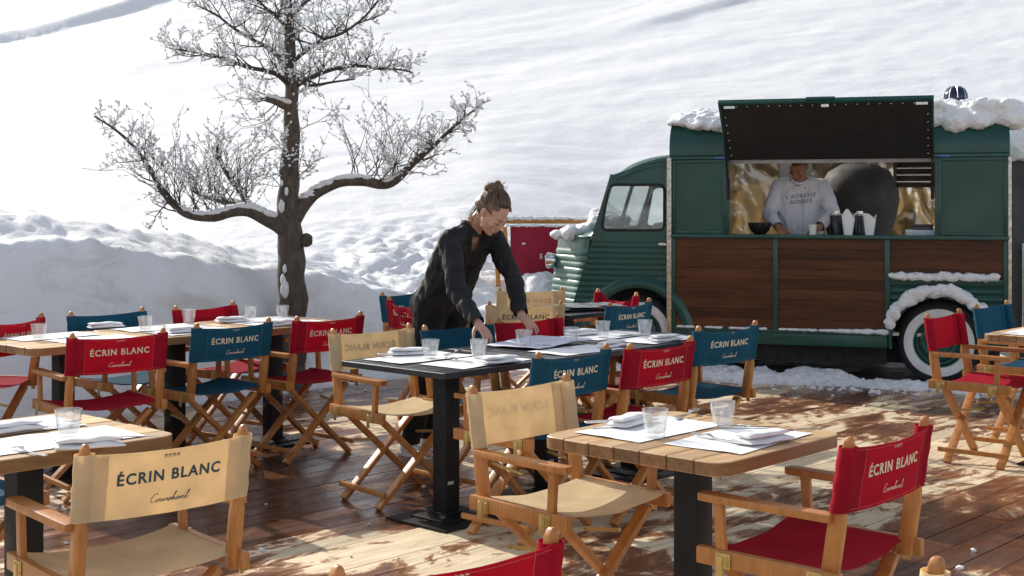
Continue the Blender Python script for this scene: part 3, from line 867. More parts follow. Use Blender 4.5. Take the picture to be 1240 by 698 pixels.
def make_seat(color, seed, sit=0.):
    def f(u, v):
        x = (u * 2 - 1) * .243; y = -.195 + .405 * v
        k = 1 - (x / .243) ** 2
        z = .473 - (.026 + .012 * math.sin(v * 3.1)) * k + .004 * nz(V((x * 9 + seed, y * 9, seed))) * min(1, k * 3)
        y += .010 * nz(V((x * 8, seed, v * 4))) * (1 if v > .9 or v < .1 else 0)
        return V((x, y, z))
    m = MB(); m.grid(f, 26, 20, lambda u, v: f(u, v) + V((0, 0, -.0025)))
    for sg in (-1, 1):   # wrapped over the rail
        m.grid(lambda u, v: V((sg * (.243 + .014 * math.sin(u * 1.57)), -.195 + .405 * v, .473 + .003 - .022 * u * u)), 4, 8, lambda u, v: V((sg * (.243 + .012 * math.sin(u * 1.57)), -.195 + .405 * v, .473 + .001 - .022 * u * u)))
    return m.mesh('seat', color + '_canvas', 70)
def map_to_back(me, f, cx, cz, side, mirror=False):
    """lay flat lettering on the curved canvas; side -1 outside, +1 inside"""
    me = me.copy()
    z0, z1 = .640, .826
    for v in me.vertices:
        x = (-v.co.x if mirror else v.co.x) + cx; z = v.co.y + cz
        p = f(min(1, max(0, (x / PXW + 1) / 2)), min(1, max(0, (z - z0) / (z1 - z0))))
        off = (.0019 + v.co.z) if side < 0 else (.0030 + v.co.z)
        v.co = V((x, p.y + (-off if side < 0 else off), z))
    if mirror: me.flip_normals()
    return me
CH_GROUP = 'canvas director chairs on the terrace'
nch = [0]
def place_chair(pos, face, color, label, ghost=False, text=True, slack=0., name='director_chair', ink=None):
    slack += rnd.uniform(0, .22)
    nch[0] += 1; seed = nch[0] * 1.37
    fx = V((face[0], face[1], 0)).normalized()
    root = empty(name, (pos[0], pos[1], 0), label, 'chair', CH_GROUP, math.atan2(-fx.x, fx.y))
    def put(nm, key, loc, par=root, rz=0.):
        o = link(nm, CM[key] if isinstance(key, str) else key, par); o.location = loc; o.rotation_euler = (0, 0, rz); return o
    me, st, f = make_back(color, seed, slack)
    b = put('backrest', me, (0, 0, 0)); put('stitching', st, (0, 0, 0), b)
    ink = ink or ('navy_ink' if color == 'beige' else 'cream_ink')
    if text:
        put('lettering', map_to_back(CM['txt_' + ink], f, 0, .744, -1), (0, 0, 0), b)
        put('star_row', map_to_back(CM['stars_' + ink], f, 0, .795, -1), (0, 0, 0), b)
        put('script_lettering', map_to_back(CM['script_' + ink], f, .002, .680, -1), (0, 0, 0), b)
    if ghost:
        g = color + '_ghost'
        put('painted_show_through', map_to_back(CM['txt_' + g], f, 0, .744, 1), (0, 0, 0), b)  # darker copy painted inside, standing in for print shadow through the canvas
    put('seat', make_seat(color, seed), (0, 0, 0))
    for sg in (-1, 1):
        put('seat_rail', 'rail', (sg * .256, -.008, .450))
        put('back_post', 'post', (sg * PXW, 0, 0))
        put('armrest', 'arm', (sg * .252, -.0, .624))
        put('arm_post', 'arm_post', (sg * .254, 0, 0))
        put('foot_rail', 'foot_rail', (sg * .232, 0, 0))
        put('leg', 'leg%d' % sg, (0, -.155 + .013 * sg, 0)); put('leg', 'leg%d' % sg, (0, .150 + .013 * sg, 0))
        r_ = 0 if sg > 0 else math.pi
        put('hinge', 'hinge', (sg * .272, -.17, .447), root, r_); put('hinge', 'hinge', (sg * .272, .13, .447), root, r_)
    put('brace', 'brace', (.19, 0, 0)); put('brace', 'brace', (-.19, 0, 0))
    return root
def chair_px(l, r, toward, color, label, k=.66, yaw=None, **kw):
    """posts seen at l and r (left to right); toward: the chair faces the camera side"""
    zt = CAMH - k
    a = gp(l[0], l[1], zt); b = gp(r[0], r[1], zt); mid = (a + b) / 2
    d = (b - a); ang = math.atan2(d.y, d.x) if yaw is None else R(yaw)
    f = V((math.sin(ang), -math.cos(ang), 0))          # toward the viewer's right/front
    if not toward: f = -f
    pos = V((mid.x, mid.y, 0)) + f * .255
    return place_chair(pos, f, color, label, **kw)

chair_px((103.7, 542.8), (293, 520.7), False, 'beige', 'beige lettered director chair with its back to us at the left frame edge', yaw=41)
chair_px((92.3, 405.8), (193, 400.4), False, 'red', 'red lettered director chair nearest the rounded end of the long plank table, back to us', yaw=39)
chair_px((245.8, 393.9), (317.6, 387.7), False, 'blue', 'blue lettered director chair between two red ones at the long plank table, back to us', yaw=48)
chair_px((361, 385.8), (434.3, 379.4), False, 'red', 'red lettered director chair half behind the left beige chair at the long plank table', yaw=48)
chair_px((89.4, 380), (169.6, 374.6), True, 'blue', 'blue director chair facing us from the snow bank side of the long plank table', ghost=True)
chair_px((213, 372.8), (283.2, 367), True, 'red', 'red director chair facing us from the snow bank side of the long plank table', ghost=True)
place_chair((-3.06, 7.56), (-.97, .22), 'red', 'red director chair cut by the left frame edge beyond the long plank table')
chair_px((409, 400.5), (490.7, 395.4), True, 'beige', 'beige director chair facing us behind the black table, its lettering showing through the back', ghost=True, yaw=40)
chair_px((580, 470), (681, 458), True, 'beige', 'beige director chair facing us across the small plank table with two tumblers', ink='sheer_ink', yaw=44)
chair_px((1030, 535.5), (1116, 508.4), False, 'red', 'red lettered director chair at the small plank table with two tumblers, back to us', yaw=48)
chair_px((652, 431.6), (732, 418), False, 'blue', 'blue lettered director chair at the black tables, just left of a red one', yaw=48)
chair_px((765, 418.7), (833, 410), False, 'red', 'red lettered director chair at the black tables between two blue ones', yaw=47)
chair_px((851.6, 397.2), (908, 391.5), False, 'blue', 'blue lettered director chair at the right end of the black tables', yaw=42)
chair_px((521, 396.5), (586.5, 390), True, 'blue', 'blue director chair facing us right in front of the waitress', text=False, yaw=46)
chair_px((609, 390), (673, 384.5), True, 'red', 'plain red director chair facing us under the outstretched hand of the waitress', text=False, yaw=44, k=.67)
chair_px((470.5, 356), (503.8, 351.7), True, 'blue', 'blue director chair by the snow bank, half hidden behind a glossy red one', text=False, yaw=58)
place_chair((-.50, 9.03), (.84, .54), 'red', 'glossy red director chair with lettered back to us, standing alone left of the waitress', slack=.5)
chair_px((596, 368.7), (676, 367.9), False, 'beige', 'beige director chair with its lettered back squarely to us, left of the farthest black table', k=.67, yaw=8)
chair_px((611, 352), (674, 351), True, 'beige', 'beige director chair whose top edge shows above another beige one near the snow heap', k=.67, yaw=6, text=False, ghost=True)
place_chair((.55, 9.57), (-.85, -.52), 'red', 'red director chair with a slack crumpled back beside the truck front wheel', slack=1.6, text=False)
chair_px((744, 369.5), (779.5, 362), False, 'blue', 'distant blue lettered director chair at the paper covered table before the truck cab', yaw=52)
chair_px((1124.5, 382.6), (1161.8, 376.5), True, 'red', 'red director chair standing before the white walled truck wheel', text=False, yaw=50)
chair_px((1185, 373.5), (1218, 369), True, 'blue', 'blue director chair behind the plank table by the right frame edge', text=False, k=.675, yaw=47)
chair_px((395, 690), (680, 649), False, 'red', 'red director chair of which only the back top shows at the bottom frame edge', yaw=35)
place_chair(V((.60, 2.25, 0)) + W * .24, W, 'beige', 'beige director chair at the bottom frame edge of which only one post top shows')
q = uw(2.04, 4.62); place_chair(q, -W, 'blue', 'blue director chair behind the plank table at the left, its seat just inside the frame')

# ------------------------------------------------------------------ tables
TS = .70
def wood_top(parent, z=.75, th=.042, half=TS / 2, r=.055, n=7):
    mb = MB(); pw = 2 * half / n
    out = rrect(-half, half, -half, half, r, 5)
    for i in range(n):
        v0 = -half + i * pw + .0013; v1 = -half + (i + 1) * pw - .0013
        dz = rnd.uniform(-.0012, .0012); e0 = rnd.uniform(-.002, .002)
        def xmax(v):
            t = abs(v) - (half - r)
            return half if t <= 0 else half - r + math.sqrt(max(0, r * r - t * t))
        vsamp = [v0 + (v1 - v0) * k / 6 for k in range(7)]
        poly = [(xmax(v) + e0, v) for v in vsamp] + [(-xmax(v) + e0, v) for v in reversed(vsamp)]
        mb.prism([(x, v, z - th + dz) for x, v in poly], (0, 0, th), rnd.random())
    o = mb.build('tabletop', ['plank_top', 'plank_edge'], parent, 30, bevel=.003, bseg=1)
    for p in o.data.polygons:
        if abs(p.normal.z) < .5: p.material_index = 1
    return o
def black_top(parent, z=.75, th=.026, half=TS / 2):
    mb = MB(); n = 8; pw = 2 * half / n
    for i in range(n): mb.span(-half + .012, half - .012, -half + i * pw + .002, -half + (i + 1) * pw - .002, z - .012, z + rnd.uniform(-.0005, .0005))
    mb.span(-half, half, -half, -half + .011, z - th, z + .001); mb.span(-half, half, half - .011, half, z - th, z + .001)
    mb.span(-half, -half + .0115, -half + .0112, half - .0112, z - th, z + .001); mb.span(half - .0115, half, -half + .0112, half - .0112, z - th, z + .001)
    mb.span(-half + .02, half - .02, -half + .02, half - .02, z - th + .002, z - .0125)
    return mb.build('tabletop', 'black_slat', parent, 30, bevel=.002, bseg=1)
PC = {}
def table(c, wood_, label, group, name):
    root = empty(name, (c[0], c[1], 0), label, 'table', group, UA)
    (wood_top if wood_ else black_top)(root)
    if 'col' not in PC:
        m = MB(); m.span(-.045, .045, -.045, .045, .030, .703); m.span(-.055, .055, -.055, .055, .0285, .036); PC['col'] = m.mesh('pedestal', 'black_steel', bevel=.004)
        m = MB(); m.span(-.205, .205, -.205, .205, 0.002, .012); m.prism([(-.12, -.12, .0122), (.12, -.12, .0122), (.12, .12, .0122), (-.12, .12, .0122)], (0, 0, .008))
        m.add([(-.12, -.12, .0205), (.12, -.12, .0205), (.12, .12, .0205), (-.12, .12, .0205), (-.055, -.055, .029), (.055, -.055, .029), (.055, .055, .029), (-.055, .055, .029)], [(0, 1, 5, 4), (1, 2, 6, 5), (2, 3, 7, 6), (3, 0, 4, 7), (4, 5, 6, 7), (3, 2, 1, 0)])
        PC['base'] = m.mesh('base_plate', 'black_steel', bevel=.002)
        m = MB(); m.span(-.2, .2, -.025, .025, .7035, .7078 if 0 else .7075); m.span(-.025, .025, -.2, -.0252, .7035, .7075); m.span(-.025, .025, .0252, .2, .7035, .7075); PC['spider'] = m.mesh('top_bracket', 'black_steel')
        m = MB(); m.span(-.034, .004, -.0465, -.0452, .17, .185); PC['tab'] = m.mesh('maker_plate', 'tray_blue')
    for nm, k in (('pedestal', 'col'), ('base_plate', 'base'), ('top_bracket', 'spider')):
        o = link(nm, PC[k], root)
        if not wood_ and k == 'col': o.scale.z = 1.02
        if not wood_ and k == 'spider': o.location.z = .0138
    if name == 'bistro_table' and group and 'black' in group: link('maker_plate', PC['tab'], root)
    return root
TB = {}
gW, gB = 'plank tables on the terrace', 'black slatted tables on the terrace'
def T(k, c, wd, label):
    TB[k] = V((c[0], c[1], 0)); table(c, wd, label, gW if wd else gB, 'plank_table' if wd else 'bistro_table')
T('t1a', (-2.456, 7.23), True, 'light plank table with rounded end, first of the long row by the snow bank')
T('t1b', V((-2.456, 7.23, 0)) + U * .704, True, 'light plank table in the middle of the long row by the snow bank')
T('t1c', V((-2.456, 7.23, 0)) + U * 1.408, True, 'light plank table at the tree end of the long row by the snow bank')
T('t2a', (-.312, 6.262), False, 'black slatted table with two tumblers and white mats, nearest of the black row')
T('t2b', V((-.312, 6.262, 0)) + U * .715, False, 'black slatted table with a lilac cloth being laid by the waitress')
T('t2c', V((-.312, 6.262, 0)) + U * 1.43, False, 'black slatted table at the truck end of the row, crowded with napkins and tumblers')
T('t3', (.585, 4.27), True, 'small light plank table with two tumblers, standing alone in front of the beige chair')
T('t4', (-1.57, 4.25), True, 'light plank table at the left frame edge with one tumbler and a napkin')
T('t5', (3.17, 7.55), True, 'light plank table cut by the right frame edge beside the red chair')
T('t6', (.37, 9.22), False, 'black table in front of the truck cab piled with grey papers')

# ------------------------------------------------------------------ things on the tables
TZ = .7515
def tumbler_mesh():
    seg = 54; prof_o = [(.0285, 0.), (.0305, .004), (.0322, .012), (.0345, .03), (.0375, .05), (.0395, .062), (.0402, .068), (.0415, .080), (.0426, .090)]
    prof_i = [(.0410, .0905), (.0398, .080), (.0385, .068), (.0372, .060), (.0345, .045), (.0318, .028), (.0290, .0165), (.015, .0145), (.0005, .0145)]
    def rad(r, z, a, o):
        if o and .006 < z < .066:
            ph = (a % (2 * math.pi / 9)) - math.pi / 9
            return r * (math.cos(math.pi / 9) / math.cos(ph)) * 1.012
        return r
    vs = []; fs = []; pr = [(.0005, 0.)] + prof_o + prof_i; n = len(pr)
    for k in range(seg):
        a = 2 * math.pi * k / seg
        for i, (r, z) in enumerate(pr):
            q = rad(r, z, a, i <= len(prof_o)); vs.append((q * math.cos(a), q * math.sin(a), z))
    for k in range(seg):
        for i in range(n - 1):
            fs.append((k * n + i, ((k + 1) % seg) * n + i, ((k + 1) % seg) * n + i + 1, k * n + i + 1))
    m = MB(); m.add(vs, fs); return m.mesh('tumbler', 'tumbler_glass', 25)
TM = tumbler_mesh()
def tumbler(px, py, label):
    p = gp(px, py, TZ + .0025); o = link('tumbler', TM); o.location = p; o.rotation_euler.z = rnd.random() * 6
    tag(o, label, 'glass', 'faceted water tumblers on the tables'); return o
for px, py, lb in (
    (793.5, 529.7, 'clear faceted tumbler next to the napkin with a knife, on the small plank table'),
    (875, 518.5, 'clear faceted tumbler on the right hand mat of the small plank table'),
    (83, 530, 'clear faceted tumbler on the plank table at the left frame edge'),
    (521.6, 434.3, 'clear faceted tumbler beside the napkin on the nearest black table, before the beige chair'),
    (579.7, 433.8, 'clear faceted tumbler on the nearest black table, below the hand of the waitress'),
    (634, 421, 'clear faceted tumbler standing on the lilac cloth between the hands of the waitress'),
    (691.8, 417.3, 'clear faceted tumbler on the black tables just above the blue chair back'),
    (730, 408.8, 'clear faceted tumbler on the far side of the black tables, below the little blue chair'),
    (781, 407, 'clear faceted tumbler above the red chair at the right end of the black tables'),
    (47, 412.6, 'clear faceted tumbler at the rounded end of the long plank table'),
    (175.8, 401.9, 'clear faceted tumbler on the long plank table right of the blue chair facing us'),
    (228.7, 392.3, 'clear faceted tumbler on the long plank table in front of the red chair facing us'),
    (303, 388.6, 'clear faceted tumbler, left one of two at the tree end of the long plank table'),
    (341.7, 387.2, 'clear faceted tumbler directly before the tree trunk on the long plank table')):
    tumbler(px, py, lb)

def mat_sheet(c, ang, w_, h_, label, matn='paper', z=0., name='place_mat', cat='place mat', group='white paper mats on the tables', amp=.0015, key=0.):
    o_ = V((c[0], c[1], TZ + z))
    def f(u, v):
        x = (u - .5) * w_; y = (v - .5) * h_
        ed = max(abs(u - .5), abs(v - .5)) * 2
        return V((x, y, .0012 + amp * (1 + nz(V((x * 9 + key, y * 9, key)))) * (.3 + .7 * ed ** 3) + (.004 * max(0, nz(V((u * 3 + key, v * 3, 2.)))) * ed ** 8)))
    m = MB(); m.grid(f, 16, 12, lambda u, v: f(u, v) - V((0, 0, .0007)))
    o = m.build(name, matn, None, 70); o.location = o_; o.rotation_euler.z = ang
    tag(o, label, cat, group); return o
def on(k, du, dv): return TB[k] + U * du + W * dv
MATS = [
    ('t3', -.02, .155, .46, .27, 'white paper mat at the far beige chair side of the small plank table'),
    ('t3', .02, -.165, .46, .27, 'white paper mat at the red chair side of the small plank table'),
    ('t4', .0, .165, .48, .27, 'white paper mat on the far side of the plank table at the left frame edge'),
    ('t4', .02, -.165, .48, .27, 'white paper mat on the left frame edge plank table, just behind the beige chair'),
    ('t2a', -.02, .16, .48, .28, 'white paper mat at the beige chair side of the nearest black table'),
    ('t2a', .04, -.16, .48, .28, 'white paper mat at the near side of the nearest black table'),
    ('t2b', .02, -.19, .46, .26, 'white paper mat at the near side of the black table the waitress lays'),
    ('t2c', -.02, .16, .48, .28, 'white paper mat on the far side of the truck end black table'),
    ('t2c', .02, -.16, .48, .28, 'white paper mat on the near side of the truck end black table'),
    ('t1a', .02, .17, .48, .27, 'white paper mat before the blue chair facing us on the long plank table'),
    ('t1a', .10, -.15, .44, .27, 'white paper mat near the rounded end of the long plank table'),
    ('t1b', .0, .16, .50, .28, 'white paper mat before the red chair facing us on the long plank table'),
    ('t1b', .02, -.16, .48, .28, 'white paper mat at the blue lettered chair on the long plank table'),
    ('t1c', .0, .16, .48, .28, 'white paper mat on the far side of the long plank table by the tree'),
    ('t1c', .0, -.16, .48, .28, 'white paper mat on the near side of the long plank table by the tree'),
    ('t5', -.08, .14, .46, .27, 'white paper mat on the plank table at the right frame edge')]
for i, (k, du, dv, w_, h_, lb) in enumerate(MATS): mat_sheet(on(k, du, dv), UA + R(rnd.uniform(-5, 5)), w_, h_, lb, key=i * 2.1)
o = mat_sheet(on('t2b', .10, .13), UA + R(8), .52, .34, 'pale lilac cloth the waitress spreads over the black table', 'lilac_cloth', .004, 'table_cloth', 'cloth', None, .010, 4.4)
for k, du, dv, z, lb in (('t6', -.08, -.05, 0., 'grey sheet of paper lying lowest on the farthest black table'), ('t6', .05, .03, .009, 'grey sheet of paper lying across the others on the farthest black table'), ('t6', .12, -.12, .020, 'curled grey sheet of paper on top near the blue chair')):
    mat_sheet(on(k, du, dv), UA + R(rnd.uniform(-25, 25)), .46, .30, lb, 'grey_paper', z, 'paper_sheet', 'paper', 'grey papers on the farthest table', .009, du * 30)

def napkin_mesh(seed):
    """cloth folded into a soft flat roll with visible layers"""
    m = MB()
    L, Wd = .20, .088
    for lay, (sx, sy, z0, th) in enumerate(((1., 1., .0015, .017), (.95, .66, .0175, .016))):
        def ring(u, a, sx=sx, sy=sy, z0=z0, th=th, lay=lay):
            x = (u - .5) * L * sx + .009 * nz(V((a * .8, seed, lay + .5)))
            y = math.cos(a) * Wd / 2 * sy; sgn = math.sin(a)
            e_ = 1 - abs(2 * u - 1) ** 7 * .55
            zz = z0 + th / 2 + (abs(sgn) ** .6) * (1 if sgn > 0 else -1) * th / 2 * e_
            wv = nz(V((x * 16 + seed, y * 12, lay * 3.))); 
            return V((x, y + .006 * nz(V((x * 11, seed, lay + 4.))) + lay * .004, max(.001, zz + .0085 * wv * (1 if sgn > 0 else .2) + lay * .0008)))
        n = 18; s_ = 20; vs = []; fs = []
        for i in range(n + 1):
            for k in range(s_): vs.append(ring(i / n, 2 * math.pi * k / s_))
        for i in range(n):
            for k in range(s_): fs.append((i * s_ + k, i * s_ + (k + 1) % s_, (i + 1) * s_ + (k + 1) % s_, (i + 1) * s_ + k))
        fs += [tuple(range(s_ - 1, -1, -1)), tuple(n * s_ + k for k in range(s_))]
        m.add(vs, fs)
    return m.mesh('napkin', 'napkin', 60)
def knife_mesh():
    m = MB()
    H = [(-.100, .006), (-.098, .0095), (-.06, .0085), (-.01, .0065), (0, .006)]
    vs = [];
    m.prism([(x, y, .001) for x, y in H] + [(x, -y, .001) for x, y in reversed(H)], (0, 0, .006))
    B_ = [(0, .0055), (.03, .0085), (.09, .009), (.105, .006), (.112, -.002), (.09, -.0065), (0, -.0055)]
    m.prism([(x, y, .003) for x, y in B_], (0, 0, .0016)); return m.mesh('knife', 'cutlery', 40, .0015, 1)
def fork_mesh():
    m = MB()
    def zc(x): return .002 + .010 * math.exp(-((x - .045) / .02) ** 2) + (.007 * ((x - .05) / .05) ** 2 if x > .06 else 0)
    # handle
    prof = [(-.10, .009), (-.08, .0085), (-.04, .0055), (0., .004), (.022, .004), (.034, .008), (.044, .0115), (.056, .0122)]
    def f(u, v):
        t = u * (len(prof) - 1); i = min(int(t), len(prof) - 2); q = t - i
        x = prof[i][0] * (1 - q) + prof[i + 1][0] * q; y = prof[i][1] * (1 - q) + prof[i + 1][1] * q
        return V((x, (v * 2 - 1) * y, zc(x) + .002))
    m.grid(f, 28, 2, lambda u, v: f(u, v) - V((0, 0, .002)))
    for k in range(4):
        y = -.0098 + k * .00653
        m.tube([(x, y * (1 - .06 * (x - .055) / .05), zc(x) + .001) for x in (.054, .07, .085, .1, .106)], [.0019, .0018, .0016, .0013, .0008], 6)
    return m.mesh('fork', 'cutlery', 50)
NMS = [napkin_mesh(i * 3.3) for i in range(3)]; KM = knife_mesh(); FM = fork_mesh()
cnt = [0]
def item(nm, me, p, ang, label, cat, group, z=.0035, tilt=0.):
    o = link(nm, me); o.location = (p[0], p[1], TZ + z); o.rotation_euler = (tilt, 0, ang); tag(o, label, cat, group); return o
def napkin(px, py, ang, label, z=.003):
    p = gp(px, py, TZ + .012); cnt[0] += 1
    return item('napkin', NMS[cnt[0] % 3], p, ang, label, 'napkin', 'folded white napkins on the tables', z)
WA = UA + R(90)
NAP = [(765, 511, UA + R(8), 'folded white napkin left of the tumbler on the small plank table'),
       (925, 532, UA + R(-8), 'folded white napkin with a knife tucked in, right on the small plank table'),
       (108, 539, UA + R(-22), 'folded white napkin on the left plank table, right above the beige chair back'),
       (14, 520, UA + R(2), 'folded white napkin cut by the left frame edge on the plank table'),
       (496, 427.5, UA + R(-30), 'folded white napkin before the beige chair on the nearest black table'),
       (606, 437.5, UA + R(-12), 'folded white napkin behind the blue lettered chair on the nearest black table'),
       (706, 404, UA + R(-10), 'folded white napkin left of the middle tumbler on the truck end black table'),
       (806, 411, UA + R(-6), 'folded white napkin above the red chair back at the truck end black table'),
       (742, 418, UA + R(5), 'folded white napkin on the near edge of the truck end black table'),
       (224, 401, UA + R(-12), 'folded white napkin left of the blue lettered chair on the long plank table'),
       (281, 388.5, UA + R(-15), 'folded white napkin left of the tumblers at the tree end of the long plank table'),
       (340, 392.5, UA + R(-10), 'folded white napkin below the tree trunk on the long plank table'),
       (128, 395.5, UA + R(-10), 'folded white napkin in front of the blue chair facing us on the long plank table')]
for px, py, a, lb in NAP: napkin(px, py, a, lb)
def lay(nm, me, px, py, ang, lb, z=.004, tilt=0.):
    return item(nm, me, gp(px, py, TZ + .004), ang, lb, nm, {'fork': 'forks laid on the tables', 'knife': 'knives laid on the tables'}[nm], z, tilt)
lay('fork', FM, 870, 533, WA + R(-6), 'steel fork in front of the right tumbler on the small plank table')
lay('fork', FM, 832, 503.5, UA + R(15), 'steel fork between the two tumblers on the small plank table')
lay('fork', FM, 33, 548, WA + R(2), 'steel fork with tines toward the napkin on the plank table at the left frame edge')
lay('fork', FM, 66, 517, UA + R(10), 'steel fork left of the tumbler on the plank table at the left frame edge')
lay('fork', FM, 556, 437.5, WA + R(-4), 'steel fork between the two tumblers on the nearest black table')
lay('fork', FM, 549, 428, UA + R(20), 'steel fork behind the tumblers on the nearest black table')
lay('fork', FM, 203, 397.5, WA, 'steel fork left of the tumbler on the long plank table')
lay('fork', FM, 672, 420, WA + R(10), 'steel fork at the edge of the lilac cloth on the black table')
lay('knife', KM, 742, 515.5, UA + R(-28), 'steel knife poking out of the left napkin on the small plank table', .016)
lay('knife', KM, 960, 528.5, UA + R(-28), 'steel knife poking out of the right napkin on the small plank table', .020)
lay('knife', KM, 905, 518, UA + R(-52), 'steel knife behind the right napkin on the small plank table')
lay('knife', KM, 146, 536, UA + R(-40), 'steel knife beside the napkin on the plank table at the left frame edge', .018)
lay('knife', KM, 483, 432, UA + R(-45), 'steel knife left of the napkin on the nearest black table', .012)
lay('knife', KM, 633, 432, UA + R(-20), 'steel knife right of the napkin on the nearest black table', .010)
lay('knife', KM, 766, 406.5, UA + R(-10), 'steel knife between the tumblers on the truck end black table')
lay('knife', KM, 1212, 404.5, UA + R(-35), 'steel knife on the plank table at the right frame edge')
# ------------------------------------------------------------------ food truck
R0 = V((4.03, 10.7, 0)); TA = R(-17.8); DX = V((math.cos(TA), math.sin(TA), 0)); DY = V((-math.sin(TA), math.cos(TA), 0))
def tw(x, y, z): return R0 + DX * x + DY * y + V((0, 0, z))
def tx(px, y=0.):
    k = (px - CX) / F
    return (k * (R0.y + DY.y * y) - R0.x - DY.x * y) / (DX.x - DX.y * k)
def tz(py, x, y=0.): return CAMH - (py - HY) / F * (R0.y + DX.y * x + DY.y * y)
RX = Matrix.Rotation(R(90), 4, 'X')
def sideplane(y): return Matrix.Translation((0, y, 0)) @ RX
def build_truck():
    t = empty('food_truck', R0, 'dark green vintage food truck with wood panels, open serving hatch and snow on its roof', 'truck', None, TA)
    XF = tx(812); xa, xb = tx(882), tx(1132)
    p1a, p1b, p2a, p2b, p3a, p3b = tx(818), tx(936), tx(942), tx(1071), tx(1077.5), tx(1215)
    WT, WB, W3 = 1.188, .415, .868
    def planks(name, x0, x1, z0, z1, n):
        mb = MB(); h = (z1 - z0) / n
        for i in range(n): mb.span(x0, x1, .004, .03, z0 + i * h + .0006, z0 + (i + 1) * h - .0006, rnd.random())
        mb.span(x0, x1, .0302, .04, z0, z1, .0)
        return mb.build(name, 'truck_wood', t, 0, bevel=.0012, bseg=1)
    planks('wood_panel', p1a, p1b, WB, WT, 9); planks('wood_panel', p2a, p2b, WB, WT, 9); w3 = planks('wood_panel', p3a, p3b, W3, WT, 4)
    # frame
    mb = MB()
    for a, b in ((XF + .012, p1a), (p1b, p2a), (p2b, p3a), (p3b, -.012)): mb.span(a, b, -.012, .05, .40, WT)
    mb.span(XF + .012, -.012, -.016, .05, WB - .028, WB - .0002) if 0 else None
    mb.span(XF + .012, p3a - .001, -.014, .05, .385, WB)
    mb.span(p3a + .0005, p3b - .0005, -.03, .045, W3 - .03, W3)
    mb.build('side_frame', 'truck_green', t, bevel=.004)
    mb = MB(); mb.span(XF + .012, p3a - .02, -.006, .06, .285, .3845); mb.span(-.12, -.012, -.006, .06, .285, .3995)
    mb.build('skirt', 'truck_green', t, bevel=.006)
    mb = MB(); mb.span(XF + .005, -.004, -.035, .34, WT + .002, WT + .034)
    mb.build('counter', 'truck_green', t, bevel=.006)
    mb = MB(); mb.span(xa - .3, xb + .1, .345, .42, WT - .1, WT + .03); mb.build('work_top', 'brushed_steel', t, bevel=.004)
    # ribbed lower quarter with wheel arch
    wx, wz, wr = tx(1137), .338, .335
    def ribbed(name, x0f, x1, z0, z1, cx, cz, cr, y0, pitch, amp, mat, nx=60):
        mb = MB(); nzz = int((z1 - z0) / pitch * 8); vs = {}; 
        for i in range(nx + 1):
            for j in range(nzz + 1):
                z = z0 + (z1 - z0) * j / nzz; x0 = x0f(z); x = x0 + (x1 - x0) * i / nx
                vs[i, j] = V((x, y0 - amp * abs(math.sin(math.pi * (z - z0) / pitch)) ** .7, z))
        idx = {k: n for n, k in enumerate(vs)}; fs = []
        for i in range(nx):
            for j in range(nzz):
                c = (vs[i, j] + vs[i + 1, j + 1]) / 2
                if (c.x - cx) ** 2 + (c.z - cz) ** 2 > cr * cr: fs.append((idx[i, j], idx[i + 1, j], idx[i + 1, j + 1], idx[i, j + 1]))
        mb.add(list(vs.values()), fs); return mb.build(name, mat, t, 30, fix=False)
    ribbed('ribbed_panel', lambda z: p3a, p3b, .30, W3 - .031, wx, wz, .385, .02, .062, .014, 'truck_green')
    def arch(cx, cz, r0, r1, dep, name, mat, a0=-8, a1=188):
        mb = MB()
        def f(u, v):
            a = R(a0 + (a1 - a0) * u); r = r0 + (r1 - r0) * v
            return V((cx - math.cos(a) * r, .03 - dep * math.sin(math.pi * min(1, v * .92 + .30)) if v < 1 else .03, cz + math.sin(a) * r))
        mb.grid(f, 40, 10, lambda u, v: f(u, v) + V((0, .02, 0))); return mb.build(name, mat, t, 50)
    arch(wx, wz, .372, .43, .07, 'wheel_arch', 'truck_green')
    # window-side panels
    def framed(x0, x1, z0, z1):
        mb = MB(); mb.span(x0, x1, .012, .035, z0, z1); f = .028
        pn = mb.build('side_panel', 'panel_green', t, 0)
        mb = MB(); mb.span(x0, x0 + f, -.004, .0118, z0, z1); mb.span(x1 - f, x1, -.004, .0118, z0, z1); mb.span(x0 + f, x1 - f, -.004, .0118, z0, z0 + f); mb.span(x0 + f, x1 - f, -.004, .0118, z1 - f, z1)
        mb.build('panel_frame', 'truck_green', pn, bevel=.004)
    GZ = 1.868
    framed(XF + .014, xa - .022, WT + .036, GZ); framed(xb + .022, -.014, WT + .036, GZ)
    for a_, b_ in ((xa - .0215, xa), (xb, xb + .0215)):
        mb = MB(); mb.span(a_, b_, -.008, .06, WT + .035, GZ); mb.build('opening_frame', 'truck_green', t, bevel=.003)
    mb = MB(); mb.span(XF - .004, -.002, -.022, .05, GZ + .001, GZ + .028); gu = mb.build('gutter', 'truck_green', t, bevel=.006)
    mb = MB(); mb.span(xb + .02, xb + .12, -.026, -.0225, GZ + .004, GZ + .022); mb.span(xa - .11, xa - .02, -.026, -.0225, GZ + .004, GZ + .022); mb.build('reflector', 'blue_glass', gu)
    # roof of the box
    half = [(0., GZ + .0285), (.0, 1.98), (.018, 2.06), (.055, 2.13), (.12, 2.185), (.22, 2.225), (.42, 2.255), (.70, 2.275), (.975, 2.282)]
    cv = catmull([V((a, b, 0)) for a, b in half], 4); sec = [(p.x, p.y) for p in cv]; sec += [(1.95 - a, b) for a, b in reversed(sec[:-1])]
    mb = MB(); n = len(sec) - 1
    rf = lambda u, v: V((XF - .01 + (.012 - XF) * u + .0, sec[int(round(v * n))][0], sec[int(round(v * n))][1]))
    mb.grid(rf, 24, n, lambda u, v: rf(u, v) + V((0, (.975 - rf(u, v).y) * .02, -.02)))
